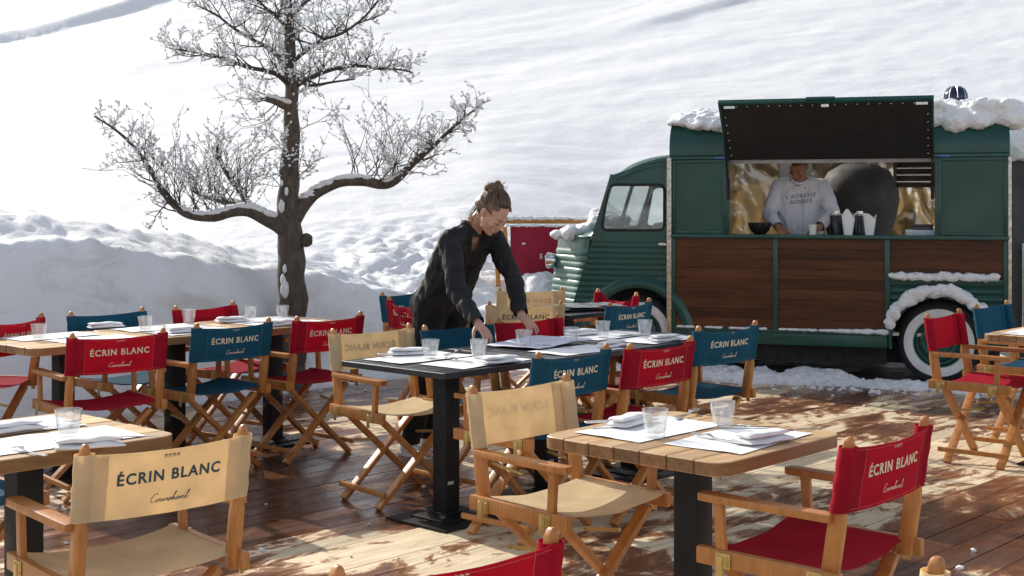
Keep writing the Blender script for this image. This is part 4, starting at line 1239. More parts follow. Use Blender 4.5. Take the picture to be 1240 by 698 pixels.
    def in_added_opening(f_):
        c = sum((V(mb.v[i]) for i in f_), V((0, 0, 0))) / len(f_); return -2.5 < c.x < -1.05 and .72 < c.y < 1.72
    mb.f = [f_ for f_ in mb.f if not in_added_opening(f_)]; mb.mi = [0] * len(mb.f)
    rfo = mb.build('roof', 'truck_green', t, 50)
    # unseen opening and frame added in the roof to let the sun in
    mb = MB(); mb.span(-2.58, -.95, .60, .66, 2.22, 2.31); mb.span(-2.58, -.95, 1.76, 1.82, 2.18, 2.31); mb.span(-2.60, -2.54, .661, 1.759, 2.2, 2.31); mb.span(-.98, -.92, .661, 1.759, 2.2, 2.31)
    mb.build('added_roof_opening_frame', 'truck_green', rfo, bevel=.004)
    # cab-side bulkhead and closing wall above the cab
    m2 = Matrix(((0, 0, 1, 0), (1, 0, 0, 0), (0, 1, 0, 0), (0, 0, 0, 1)))
    plate([(0.004, .40)] + [(a + (.975 - a) * .004, b - .002) for a, b in sec] + [(1.946, .40)], [], .02, 'truck_green', 'bulkhead', t, Matrix.Translation((XF + .001, 0, 0)) @ m2)
    mb = MB(); mb.span(XF + .02, -.02, 1.93, 1.95, .40, 1.20); mb.span(-2.06, -1.70, 1.93, 1.95, 1.2002, GZ + .02); mb.span(-.25, -.02, 1.93, 1.95, 1.2002, GZ + .02); mb.build('far_wall', 'truck_green', t, 0)  # upper gaps added out of view so sun lights the foil from behind
    mb = MB(); mb.span(XF + .02, -.01, .06, 1.90, .385, .41); mb.build('truck_floor', 'brushed_steel', t, 0)
    mb = MB(); mb.span(XF + .1, wx - .42, .16, 1.8, .13, .384); mb.span(wx - .4195, -.06, .32, 1.8, .13, .384); mb.span(-2.7, wx - .5, 1.801, 1.84, .03, .3); mb.span(-3.5, XF + .05, .35, 1.6, .16, .38); mb.build('chassis_and_blocker', 'rubber', t, 0)  # deepened, with a far-side skirt added to hide sunlit snow beyond
    # worn bright trim at both ends
    mb = MB(); mb.span(XF - .028, XF + .012, -.03, .04, .30, 1.885)
    for i in range(22): mb.ball((XF - .008, -.031, .36 + i * .068), .007, 1)
    mb.build('corner_trim', 'worn_metal', t, bevel=.003)
    mb = MB(); mb.span(-.0115, .014, -.026, .04, .30, 1.866); mb.build('corner_trim', 'worn_metal', t, bevel=.003)
    # serving hatch, hinged on the gutter and propped up
    dy, dz = -.50, .455; L = math.hypot(dy, dz); ang = math.atan2(dz, -dy)
    hm = Matrix.Translation((0, -.03, GZ - .002)) @ Matrix(((1, 0, 0, 0), (0, dy / L, dz / L, 0), (0, dz / L, -dy / L, 0), (0, 0, 0, 1)))   # local y runs up the hatch, z is its upper face
    x0, x1 = tx(881), tx(1131)
    mb = MB(); mb.span(x0, x1, .0, L, .004, .03); mb.span(x0, x1, L - .022, L + .003, -.014, .0038); mb.span(x0, x0 + .02, .0, L - .023, -.014, .0038); mb.span(x1 - .02, x1, .0, L - .023, -.014, .0038)
    mb.span(-1.57, -1.34, L + .0035, L + .022, -.01, .02)
    for i, p in enumerate(mb.v): mb.v[i] = tuple(hm @ V(p))
    ht = mb.build('hatch', 'truck_green', t, bevel=.003)
    mb = MB(); mb.span(x0 + .0205, x1 - .0205, .0, L - .0225, -.008, .0035)
    for i, p in enumerate(mb.v): mb.v[i] = tuple(hm @ V(p))
    ln = mb.build('lining', 'lining', ht, 0)
    mb = MB()
    for i in range(19): mb.ball(hm @ V((x0 + .06 + (x1 - x0 - .12) * i / 18, L - .045, -.0085)), .0065, 1)
    for i in range(6):
        for xx in (x0 + .045, x1 - .045): mb.ball(hm @ V((xx, .06 + .09 * i, -.0085)), .0065, 1)
    for xx in (x0 + .09, x1 - .09): mb.box(hm @ V((xx, L - .05, -.010)), (.09, .02, .02)); 
    mb.box(hm @ V((-1.42, L - .05, -.012)), (.06, .022, .022))
    mb.build('rivet', 'rivet_metal', ln, 60)
    for xx in (x0 + .012, x1 - .012):
        mb = MB(); mb.tube([hm @ V((xx, .32, -.02)), V((xx, -.028, 1.62))], .009, 8); mb.tube([V((xx, -.028, 1.70)), V((xx, -.028, 1.52))], .014, 8)
        mb.build('gas_strut', 'black_steel', t, 60)
    # ---- interior lining (fixed to the truck)
    def foil(u, v, x0, x1, z0, z1, y, amp, k):
        x = x0 + (x1 - x0) * u; z = z0 + (z1 - z0) * v
        q = V((x * 2.0 + k, z * 1.3 + x * .8, k)); r = abs(nz(q)) + .55 * abs(nz(q * 2.3)) + .28 * abs(nz(q * 4.9))
        return V((x, y - amp * r - .0, z))
    mb = MB(); f1 = lambda u, v: foil(u, v, -2.70, -2.04, 1.05, 2.0, 1.80, .16, 3.)
    mb.grid(f1, 40, 48, lambda u, v: f1(u, v) + V((0, .01, 0))); mb.build('foil_lining', 'crumpled_foil', t, 80)
    mb = MB(); f2 = lambda u, v: foil(u, v, -1.72, -.30, 1.05, 2.12, 1.78, .20, 8.)
    mb.grid(f2, 80, 48, lambda u, v: f2(u, v) + V((0, .01, 0))); mb.build('foil_lining', 'crumpled_foil', t, 80)
    mb = MB(); mb.span(-2.035, -1.725, 1.78, 1.80, .6, 2.12); mb.span(XF + .02, -.03, 1.83, 1.85, .6, 1.2); mb.build('steel_lining', 'brushed_steel', t, 0)
    mb = MB(); mb.span(XF + .03, XF + .05, .06, 1.8, .42, 2.1); mb.build('steel_lining', 'brushed_steel', t, 0)
    mb = MB(); mb.span(xa - .2, xb + .2, .10, .16, 1.835, 1.875); mb.build('lintel', 'tray_blue', t, bevel=.004)
    # ---- cab
    yc = .035
    ax = lambda z: -3.31 - (1.74 - z) * .31            # slanting front pillar
    wl = [(tx(px), tz(py, tx(px))) for px, py in ((727, 279), (737, 224), (804, 224), (803.5, 279))]
    def rounded(poly, r, n=5):
        out = []; N_ = len(poly)
        for i in range(N_):
            p = V((*poly[i], 0)); a = V((*poly[i - 1], 0)); b = V((*poly[(i + 1) % N_], 0))
            u = (a - p).normalized(); w_ = (b - p).normalized()
            for j in range(n + 1):
                s = j / n; q = (p + u * r) * (1 - s) ** 2 + p * 2 * s * (1 - s) + (p + w_ * r) * s * s; out.append((q.x, q.y))
        return out
    hole = rounded(wl, .06)
    archp = [(-3.07 + math.cos(R(a)) * .43, .335 + math.sin(R(a)) * .43) for a in range(0, 181, 6)]
    archp = [p for p in archp if p[0] < XF - .036]
    top = [(tx(px), tz(py, tx(px)) - .012) for px, py in ((795, 191), (775, 197), (757, 205))]
    outer = [(XF - .03, archp[0][1] - .01)] + [p for p in archp] + [(ax(.40) - .005, .335), (ax(.42), .42), (ax(1.74), 1.74)] + list(reversed(top)) + [(XF - .03, 1.895)]
    cs = plate(outer, [hole], .022, 'truck_green', 'cab_side', t, sideplane(yc))
    cf = plate(outer, [hole], .022, 'truck_green', 'cab_side', t, sideplane(1.915))
    for par, yy, sg in ((cs, yc, -1), (cf, 1.915, 1)):
        mb = MB(); hp = hole + hole[:1]
        mb.tube([V((a, yy + sg * .011, b)) for a, b in hole + hole[:2]], .012, 6, cap=False); mb.build('window_seal', 'rubber', par, 60)
        mb = MB(); mb.prism([V((a, yy - .002, b)) for a, b in hole], (0, .004, 0)); mb.build('side_window', 'window_glass', par, 0)
    ribbed('ribbed_skin', lambda z: ax(z) + .012, XF - .032, .44, 1.15, -3.07, .335, .50, yc - .012, .050, .0075, 'truck_green', 50)
    mb = MB(); mb.ball((XF - .07, yc - .03, 1.13), (.045, .016, .02), 2); mb.build('door_handle', 'chrome', cs, 80)
    arch(-3.07, .335, .41, .565, .05, 'fender', 'truck_green')
    prof = [(ax(1.735) - .025, 1.735), (-3.27, 1.795), (-3.18, 1.855), (-3.05, 1.90), (-2.92, 1.925), (XF - .012, 1.937)]
    cp = catmull([V((a, 0, b)) for a, b in prof], 5); nn = len(cp) - 1
    def cr(u, v):
        p = cp[int(round(u * nn))]; y = yc - .035 + (1.95 - 2 * (yc - .035) - .0) * v; q = abs(2 * v - 1)
        return V((p.x + .05 * q ** 6, y, p.z - .085 * q ** 7 * min(1, .25 + u * 2) - .0))
    mb = MB(); mb.grid(cr, nn, 40, lambda u, v: cr(u, v) - V((0, 0, .02))); mb.build('cab_roof', 'truck_green', t, 60)
    # windscreen frame with two panes
    bz, tzp = 1.22, 1.745; p0 = V((ax(bz), 0, bz)); p1_ = V((ax(tzp), 0, tzp)); hv = (p1_ - p0); hl = hv.length; hv.normalize()
    wm = Matrix((( 0, hv.x, -hv.z, p0.x), (1, 0, 0, 0), (0, hv.z, hv.x, p0.z), (0, 0, 0, 1)))
    h1 = rrect(.12, .955, .05, hl - .06, .05); h2 = rrect(.995, 1.83, .05, hl - .06, .05)
    ws = plate([(.03, 0), (1.92, 0), (1.92, hl), (.03, hl)], [h1, h2], .03, 'truck_green', 'windscreen_frame', t, wm)
    for h in (h1, h2):
        mb = MB(); mb.prism([wm @ V((a, b, -.002)) for a, b in h], (wm.to_3x3() @ V((0, 0, .004)))); mb.build('windscreen', 'window_glass', ws, 0)
    # bonnet: tapering, ribbed
    pb = [(-3.57, .045), (-3.66, .10), (-3.80, .27), (-3.93, .42), (-3.985, .50), (-4.01, .60), (-4.02, .80), (-4.02, .975)]
    pb2 = catmull([V((a, b, 0)) for a, b in pb], 5); pb2 += [V((p.x, 1.95 - p.y, 0)) for p in reversed(pb2[:-1])]; npb = len(pb2) - 1
    z0, z1 = .40, 1.185
    def bn(u, v):
        i = int(round(u * npb)); p = pb2[i]; a = pb2[max(0, i - 1)]; b = pb2[min(npb, i + 1)]; tn = (b - a).normalized(); nr = V((-tn.y, tn.x, 0))
        if nr.x > 0 and abs(p.y - .975) < .9: nr = -nr
        z = z0 + (z1 - z0) * v
        amp = .010 * abs(math.sin(math.pi * (z - z0) / .056)) ** .7 if z < 1.08 else 0.
        return V((p.x + .13 * (z - .75), p.y, z)) + nr * amp
    mb = MB(); mb.grid(bn, npb, 120); bo = mb.build('bonnet', 'truck_pale', t, 40, fix=False)
    bo.data.flip_normals()
    mb = MB(); topl = [bn(i / npb, 1.) for i in range(npb + 1)]
    mb.add([p + V((0, 0, .0)) for p in topl] + [V((ax(1.25) - .0, p.y, 1.25 + .05 * (1 - abs(p.y - .975)))) for p in topl], [(i, i + 1, npb + 2 + i, npb + 1 + i) for i in range(npb)])
    mb.build('bonnet_top', 'truck_pale', bo, 60)
    mb = MB(); mb.tube([p + V((-.004, 0, .0)) for p in topl], .014, 6); mb.build('bonnet_edge', 'truck_pale', bo, 60)
    mb = MB(); mb.span(-4.07, -4.0, .2, 1.75, .36, .43); mb.build('bumper', 'truck_green', t, bevel=.01)
    for yy in (.47, 1.48):
        hd = MB(); c = V((-4.02, yy, .955)); q = Matrix.Translation(c) @ Matrix.Rotation(R(-90), 4, 'Y')
        hd.lathe([(.0, -.11), (.035, -.10), (.06, -.06), (.073, -.01), (.075, .012), (.068, .016)], 24, q)
        h = hd.build('headlight', 'chrome', t, 50)
        hd = MB(); hd.lathe([(.0, .03), (.03, .027), (.055, .02), (.068, .0145)], 24, q); hd.build('lens', 'blue_glass', h, 60)
        hd = MB(); hd.tube([c + V((.08, 0, -.02)), c + V((.12, 0, -.12))], .014, 8); hd.build('bracket', 'truck_green', h, 60)
    # seats and dashboard seen through the glass
    mb = MB(); mb.span(-3.0, XF - .06, .25, .85, .6, 1.32); mb.span(-3.0, XF - .06, 1.1, 1.7, .6, 1.32); mb.build('seat', 'seat_grey', t, bevel=.05)
    mb = MB(); mb.span(ax(1.1) + .03, ax(1.1) + .2, .08, 1.88, 1.0, 1.17); mb.build('dashboard', 'cabin_dark', t, bevel=.03)
    # wheels
    def wheel(cx, yy, r=.335):
        root = bpy.data.objects.new('wheel', None); C.objects.link(root); root.parent = t; root.location = (cx, yy, r + .003)
        q = Matrix.Rotation(R(90), 4, 'X')     # axis toward the viewer
        m = MB(); m.lathe([(.205, -.06), (.25, -.075), (.30, -.07), (.326, -.045), (.335, -.02), (.335, .02), (.326, .048), (.30, .07), (.275, .076), (.205, .068)], 64, q)
        m.build('tyre', 'rubber', root, 50)
        m = MB(); m.lathe([(.200, .0675), (.205, .0735), (.24, .0775), (.273, .0785), (.279, .077)], 64, q); m.build('whitewall', 'white_wall', root, 60)
        m = MB(); m.lathe([(.2025, .05), (.2020, .078), (.196, .080), (.188, .066), (.178, .040), (.165, .038), (.150, .055), (.125, .060), (.11, .050), (.10, .036), (.055, .036), (.0, .036)], 48, q)
        for k in range(5):
            a = k * 1.2566; m.ball(q @ V((math.cos(a) * .082, math.sin(a) * .082, .040)), .009, 1)
        m.build('rim', 'truck_green', root, 40)
        m = MB(); m.lathe([(.052, .034), (.052, .044), (.046, .056), (.03, .064), (.0, .067)], 32, q); m.build('hubcap', 'chrome', root, 50)
    wheel(wx, .11); wheel(-3.07, .13)
    for cx in (wx, -3.07):
        m = MB(); m.lathe([(.2, -.08), (.335, -.05), (.335, .05), (.2, .08)], 40, Matrix.Translation((cx, 1.82, .338)) @ Matrix.Rotation(R(90), 4, 'X')); m.build('tyre', 'rubber', t, 40)
    for a_, b_ in ((wx - .37, wx + .37), (-3.5, -2.80)):
        m = MB(); m.span(a_, b_, .25, .27, .25, .84); m.build('wheel_well', 'rubber', t, 0)
    # roof vent
    vx = tx(1157, .75); c = V((vx, .75, 2.28))
    m = MB(); m.lathe([(.10, .0), (.10, .11), (.105, .12), (.10, .16), (.075, .205), (.04, .228), (.0, .235)], 24, Matrix.Translation(c)); vt = m.build('roof_vent', 'dark_enamel', t, 50)
    m = MB()
    for k in range(9):
        a = k * .698; m.tube([c + V((math.cos(a) * r, math.sin(a) * r, z)) for r, z in ((.106, .125), (.101, .163), (.077, .207), (.04, .231))], .004, 5)
    m.build('rib', 'chrome', vt, 60)
    # ---- snow lying on the truck
    balls = []
    def roofz(y): 
        y = min(y, 1.95 - y)
        for (a, b), (c_, d_) in zip(sec, sec[1:]):
            if c_ >= y: return b + (d_ - b) * (y - a) / max(1e-6, c_ - a)
        return 2.28
    x = XF + .04
    while x < .06:
        for k in range(11):
            y = (k + .3) / 11 * 1.75 + rnd.uniform(-.05, .05) + .06
            if (x > xb - .06 or x < xa - .02 or y > .3) and not (-2.72 < x < -.80 and .48 < y < 1.9):
                th = .085 if x > xb - .1 else (.06 if x > -2.6 else .04)
                r = th * rnd.uniform(.8, 1.25); balls.append((tuple(tw(x + rnd.uniform(-.03, .03), max(.07, y), roofz(max(.05, y)) + th * .25)), (.12, .12, r)))
        if x > xb - .06:
            for _ in range(3):
                r = rnd.uniform(.045, .075); balls.append((tuple(tw(x + rnd.uniform(-.03, .03), rnd.uniform(.05, .12), 2.25 + rnd.uniform(-.045, .06))), (r, r, r * .8)))
        elif x < xa - .03 and x > XF + .08:
            r = rnd.uniform(.03, .05); balls.append((tuple(tw(x, .12 + rnd.uniform(-.02, .05), 2.21 + rnd.uniform(-.01, .04))), (r * 1.4, r, r)))
        x += .055
    clump('roof_snow', balls, .017, 'snow_clump', t, .02, 13., False) if 0 else None
    def snow_part(name, balls, vox, amp, fr):
        o = clump(name, balls, vox, 'snow_clump', None, amp, fr); o.data.transform(Matrix.Rotation(-TA, 4, 'Z') @ Matrix.Translation(-R0)); o.parent = t; return o
    snow_part('roof_snow', balls, .012, .014, 17.)
    balls = []
    for i in range(60):
        a = R(18 + 150 * i / 59); 
        for _ in range(2):
            rr = rnd.uniform(.385, .435) + .03 * math.sin(a); s = rnd.uniform(.022, .046) * (.7 + .5 * math.sin(a)); balls.append((tuple(tw(wx - math.cos(a) * rr, -.035 + rnd.uniform(-.03, .03), wz + math.sin(a) * rr)), (s * 1.1, s * 1.2, s)))
    snow_part('arch_snow', balls, .009, .010, 22.)
    balls = []; x = tx(1080)
    while x < tx(1209):
        s = rnd.uniform(.022, .036); balls.append((tuple(tw(x, -.028 + rnd.uniform(-.015, .015), W3 + .012 + rnd.uniform(-.004, .018))), (s * 1.5, s * 1.2, s))); x += .016
    snow_part('ledge_snow', balls, .009, .008, 30.)
    balls = []; x = tx(822)
    while x < tx(1071):
        k = sst(tx(985), tx(1065), x); s = .010 + .022 * k * rnd.random() + .004 * rnd.random()
        if nz(V((x * 5, 1, 1))) > -.2 or k > .3: balls.append((tuple(tw(x, -.012, WB + .003)), (s * 2.2, .016 + s * .4, s)))
        x += .02
    snow_part('ledge_snow', balls, .007, .004, 40.)
    balls = []
    for i in range(70):
        u = rnd.random(); y = rnd.uniform(.18, 1.75); x = -3.62 - .30 * u; zz = 1.22 - .03 * u
        balls.append((tuple(tw(x, y + .12 * u * (1 if y < .9 else -1), zz + .01)), (.09, .09, rnd.uniform(.03, .075) * (1.5 - u))))
    for i in range(40): balls.append((tuple(tw(-3.52 - rnd.uniform(0, .1), rnd.uniform(.35, 1.6), 1.27 + rnd.uniform(0, .07))), (.07, .09, .05)))
    snow_part('bonnet_snow', balls, .014, .014, 18.)
    return t
truck = build_truck()

# ---- loose things in the truck
CZ = 1.188 + .0345
def tthing(name, label, cat, x, y, z=CZ, group=None): return empty(name, tw(x, y, z), label, cat, group, TA)
def pxl(px, y): return tx(px, y)
b = tthing('bowl', 'black fluted bowl on the truck counter left of the cook', 'bowl', pxl(920, .15), .15)
m = MB(); seg = 48
vs = []; prof = [(.02, .0), (.05, .002), (.075, .03), (.092, .075), (.097, .10), (.091, .10), (.085, .072), (.068, .032), (.04, .012), (.001, .012)]
for k in range(seg):
    a = 2 * math.pi * k / seg
    for r, z in prof:
        q = r * (1 + .05 * (math.cos(a * 16)) * (1 if z > .01 else 0)); vs.append((q * math.cos(a), q * math.sin(a), z))
m.add(vs, [(k * 10 + i, ((k + 1) % seg) * 10 + i, ((k + 1) % seg) * 10 + i + 1, k * 10 + i + 1) for k in range(seg) for i in range(9)]); m.build('bowl_body', 'black_pot', b, 60)
for px, lb in ((1013, 'tall black flask on the truck counter right of the cook'), (1041, 'tall black flask on the truck counter between the two white paper cones')):
    b = tthing('flask', lb, 'flask', pxl(px, .30), .30, CZ - .004, 'black flasks on the truck counter')
    m = MB(); m.lathe([(.0, .001), (.055, .001), (.056, .01), (.056, .17), (.05, .178), (.0, .178)], 28); m.build('flask_body', 'black_pot', b, 50)
    m = MB(); m.lathe([(.0565, .165), (.0575, .168), (.0575, .186), (.03, .192), (.03, .204), (.0, .206)], 28); m.build('lid', 'chrome', b, 50)
for px, ang, lb in ((1027, .2, 'folded white paper cone standing left of the second one on the truck counter'), (1053, -.15, 'folded white paper cone with the taller tip on the truck counter')):
    b = tthing('paper_cone', lb, 'paper cone', pxl(px, .12), .12, CZ, 'white paper cones on the truck counter'); b.rotation_euler.z = TA + ang
    def f(u, v, k=ang):
        a = 2 * math.pi * u; r = .034 + .022 * v; c_, s_ = math.cos(a), math.sin(a); q = 1 / (abs(c_) ** 3 + abs(s_) ** 3) ** (1 / 3)
        return V((r * c_ * q, r * s_ * q * .8, v * (.155 + .055 * math.exp(-((u - .62 - k * .3) / .11) ** 2) + .02 * math.sin(a * 3))))
    m = MB(); m.grid(f, 40, 8, lambda u, v: V((f(u, v).x * .95, f(u, v).y * .95, f(u, v).z))); m.build('cone_paper', 'cup_white', b, 40)
b = tthing('paper_cup', 'small white paper cup in front of the cook', 'cup', pxl(984, .08), .08)
m = MB(); m.lathe([(.0, .001), (.026, .001), (.036, .085), (.0375, .087), (.035, .087), (.025, .006), (.0, .006)], 28); m.build('cup_body', 'cup_white', b, 40)
b = tthing('tray', 'pale blue tray on the truck counter under a dark box', 'tray', pxl(1115, .2), .2)
m = MB(); m.span(-.12, .12, -.09, .09, .001, .012); m.span(-.12, .12, -.09, -.084, .0122, .045); m.span(-.12, .12, .084, .09, .0122, .045); m.span(-.12, -.114, -.0838, .0838, .0122, .045); m.span(.114, .12, -.0838, .0838, .0122, .045); m.build('tray_body', 'tray_blue', b, bevel=.003)
b = tthing('storage_box', 'dark ribbed box standing on the pale blue tray', 'box', pxl(1117, .2), .2, CZ + .0135)
m = MB(); m.span(-.085, .085, -.07, .07, .001, .06); m.build('box_body', 'black_pot', b, bevel=.006)
m = MB(); m.span(-.09, .09, -.075, .075, .0605, .078); m.span(-.088, .088, -.073, -.0705, .03, .04); m.build('lid', 'crate_dark', b, bevel=.004)
b = tthing('bread_oven', 'big round dark oven hood behind the cook', 'oven', pxl(1040, 1.25), 1.25, .42)
m = MB(); m.lathe([(.0, 0.), (.20, 0.), (.20, .55), (.22, .6), (.33, .92), (.365, 1.1), (.35, 1.24), (.28, 1.36), (.16, 1.43), (.0, 1.445)], 40); m.build('oven_hood', 'oven_black', b, 60)
m = MB(); m.tube([(0, 0, 1.44), (0, 0, 1.70)], .06, 16); m.build('flue', 'oven_black', b, 60)
b = tthing('wall_rack', 'dark wooden rack with shiny rods at the top right of the serving window', 'rack', pxl(1106, .75), .75, 1.63)
m = MB(); m.span(-.17, -.14, -.05, .1, 0., .24); m.span(.15, .18, -.05, .1, 0., .24); m.span(-.1398, .1498, .08, .1, 0., .24); m.build('rack_frame', 'crate_dark', b, bevel=.004)
for z in (.05, .11, .17):
    m = MB(); m.tube([(-.15, -.03, z), (.16, -.03, z)], .012, 10); m.build('rod', 'chrome', b, 60)

# ---- shed at the right edge
def build_shed():
    sx = .3775 * 12.9
    b = empty('metal_shed', (sx, 12.9, 0), 'dark metal shed with chrome door pull and snow cap, behind the truck', 'shed')
    m = MB(); m.span(sx - .01, sx + 2.6, 12.9, 14.6, -.03, 1.92); m.build('wall', 'shed_metal', b, bevel=.01, world=True)
    m = MB(); m.span(sx + .16, sx + 1.1, 12.875, 12.899, .1, 1.86); d = m.build('door', 'shed_metal', b, bevel=.006, world=True)
    m = MB(); m.tube([(sx + .10, 12.83, .2), (sx + .10, 12.83, 1.10)], .016, 10)
    for z in (.25, 1.02): m.tube([(sx + .10, 12.83, z), (sx + .10, 12.9, z)], .014, 8)
    m.build('door_pull', 'chrome', d, 60, world=True)
    balls = []
    for i in range(260):
        x = sx - .06 + rnd.random() * 2.6; y = 12.85 + rnd.random() * 1.6; balls.append(((x, y, 2.05 + rnd.uniform(-.04, .14)), (.16, .16, rnd.uniform(.09, .2))))
    for i in range(80): balls.append(((sx - .03 + rnd.random() * 2.4, 12.86, 1.95 + rnd.uniform(-.02, .25)), rnd.uniform(.05, .09)))
    o = clump('snow_cap', balls, .028, 'snow_clump', None, .03, 10.); o.data.transform(Matrix.Translation(-b.location)); o.parent = b
build_shed()
# ------------------------------------------------------------------ people
def seg(mb, pts, rs):
    for a, b, ra, rb in zip(pts, pts[1:], rs, rs[1:]): hull(mb, a, ra, b, rb)
def frame(fwd, up):
    f = V(fwd).normalized(); u = V(up); u = (u - f * u.dot(f)).normalized(); r = f.cross(u)   # r: the figure's right
    return Matrix((r, f, u)).transposed()
def head_parts(mb, c, m, s=1.):
    """skull, jaw, nose, brow, cheeks, ears; m: columns right, forward, up"""
    P = lambda x, y, z: c + m @ (V((x, y, z)) * s)
    mb.ball(c + m @ V((0, -.018, .035)) * s, (.076 * s, .094 * s, .086 * s), 3, m)
    mb.ball(c + m @ V((0, .022, -.02)) * s, (.064 * s, .068 * s, .088 * s), 3, m)
    mb.ball(P(0, .058, -.088), (.024 * s, .024 * s, .020 * s), 2, m)
    hull(mb, P(-.045, .03, -.07), .018 * s, P(0, .066, -.088), .018 * s); hull(mb, P(.045, .03, -.07), .018 * s, P(0, .066, -.088), .018 * s)
    hull(mb, P(0, .086, .022), .0075 * s, P(0, .104, -.016), .0115 * s)
    for g in (-1, 1):
        mb.ball(P(g * .012, .094, -.02), .0085 * s, 2)
        hull(mb, P(g * .012, .084, .030), .009 * s, P(g * .045, .068, .032), .010 * s)      # brow
        mb.ball(P(g * .040, .066, -.018), (.022 * s, .018 * s, .022 * s), 2, m)             # cheek
        mb.ball(P(g * .031, .076, .008), (.0165 * s, .012 * s, .0115 * s), 2, m)             # lowered lid
        hull(mb, P(g * .073, -.008, .02), .012 * s, P(g * .072, -.002, -.02), .010 * s)     # ear
        mb.ball(P(g * .078, -.012, .005), (.008 * s, .017 * s, .027 * s), 2, m)
    hull(mb, P(-.016, .088, -.047), .0075 * s, P(.016, .088, -.047), .0075 * s); hull(mb, P(-.013, .086, -.060), .0085 * s, P(.013, .086, -.060), .0085 * s)
def face_details(root, c, m, s, brow_mat, lip=True):
    P = lambda x, y, z: c + m @ (V((x, y, z)) * s)
    for g in (-1, 1):
        b = MB(); b.tube([P(g * .014, .0965, .034), P(g * .030, .092, .0395), P(g * .045, .083, .037)], [.0020 * s, .0026 * s, .001], 6); b.build('eyebrow', brow_mat, root, 60, world=True)
        b = MB(); b.tube([P(g * .017, .0865, .004), P(g * .031, .0895, -.002), P(g * .046, .0795, .004)], [.001, .0022 * s, .001], 6); b.build('eyelashes', brow_mat, root, 60, world=True)
    if lip:
        b = MB(); b.tube([P(-.021, .086, -.0515), P(-.008, .0965, -.0485), P(0, .0975, -.050), P(.008, .0965, -.0485), P(.021, .086, -.0515)], [.001, .004 * s, .0038 * s, .004 * s, .001], 6)
        b.tube([P(-.019, .086, -.0545), P(0, .0965, -.0585), P(.019, .086, -.0545)], [.001, .0052 * s, .001], 6); b.build('lips', 'lips', root, 80, world=True)
def hand(mb, wrist, palm_dir, palm_n, thumb_side, curl=.5, s=1., spread=.16):
    """palm, four unequal bent fingers and a thumb from the side of the palm"""
    d = V(palm_dir).normalized(); n = V(palm_n); n = (n - d * n.dot(d)).normalized(); x = d.cross(n).normalized() * thumb_side   # x points to the thumb
    P = lambda a, b, c: wrist + d * (a * s) + x * (b * s) + n * (c * s)
    for k, b in enumerate((.026, .009, -.009, -.025)):
        hull(mb, P(.0, b * .55, 0), .0165 * s, P(.078 - abs(k - 1.2) * .004, b, 0), .0118 * s)
    for k, (b, L) in enumerate(((.027, .068), (.0095, .077), (-.009, .071), (-.026, .055))):
        p = P(.080 - abs(k - 1.2) * .005, b, 0); dd = (d + x * (b * spread / .03)).normalized(); a = .0; r = .0088
        for j, fr in enumerate((.46, .30, .24)):
            a += curl * (.55 if j == 0 else .75); e_ = dd * math.cos(a) - n * math.sin(a); q = p + e_ * (L * fr * s)
            hull(mb, p, r * s, q, (r - .0008) * s); p = q; r -= .0008
    p = P(.018, .026, -.004)
    for j, (L, aa) in enumerate(((.036, .75), (.030, .45), (.024, .25))):
        e_ = (d * math.cos(aa) + x * math.sin(aa) - n * (.35 + curl * .3)).normalized(); q = p + e_ * (L * s); hull(mb, p, (.0125 - j * .0015) * s, q, (.011 - j * .0015) * s); p = q
def cut(me, keep):
    bm = bmesh.new(); bm.from_mesh(me)
    bmesh.ops.delete(bm, geom=[v for v in bm.verts if not keep(v.co)], context='VERTS'); bm.to_mesh(me); bm.free()
def put_mesh(name, me, mat, root, shell=None):
    me.materials.clear(); me.materials.append(M[mat]); return link(name, me, root, True)
def folds(k, amp, seed):
    return lambda p, n: p + n * (amp * (nz(V((p.x * k, p.y * k, p.z * k * .55 + seed))) + .55 * nz(V((p.x * k * 2.1, p.y * k * 2.1, p.z * k * 1.2 + seed)))))

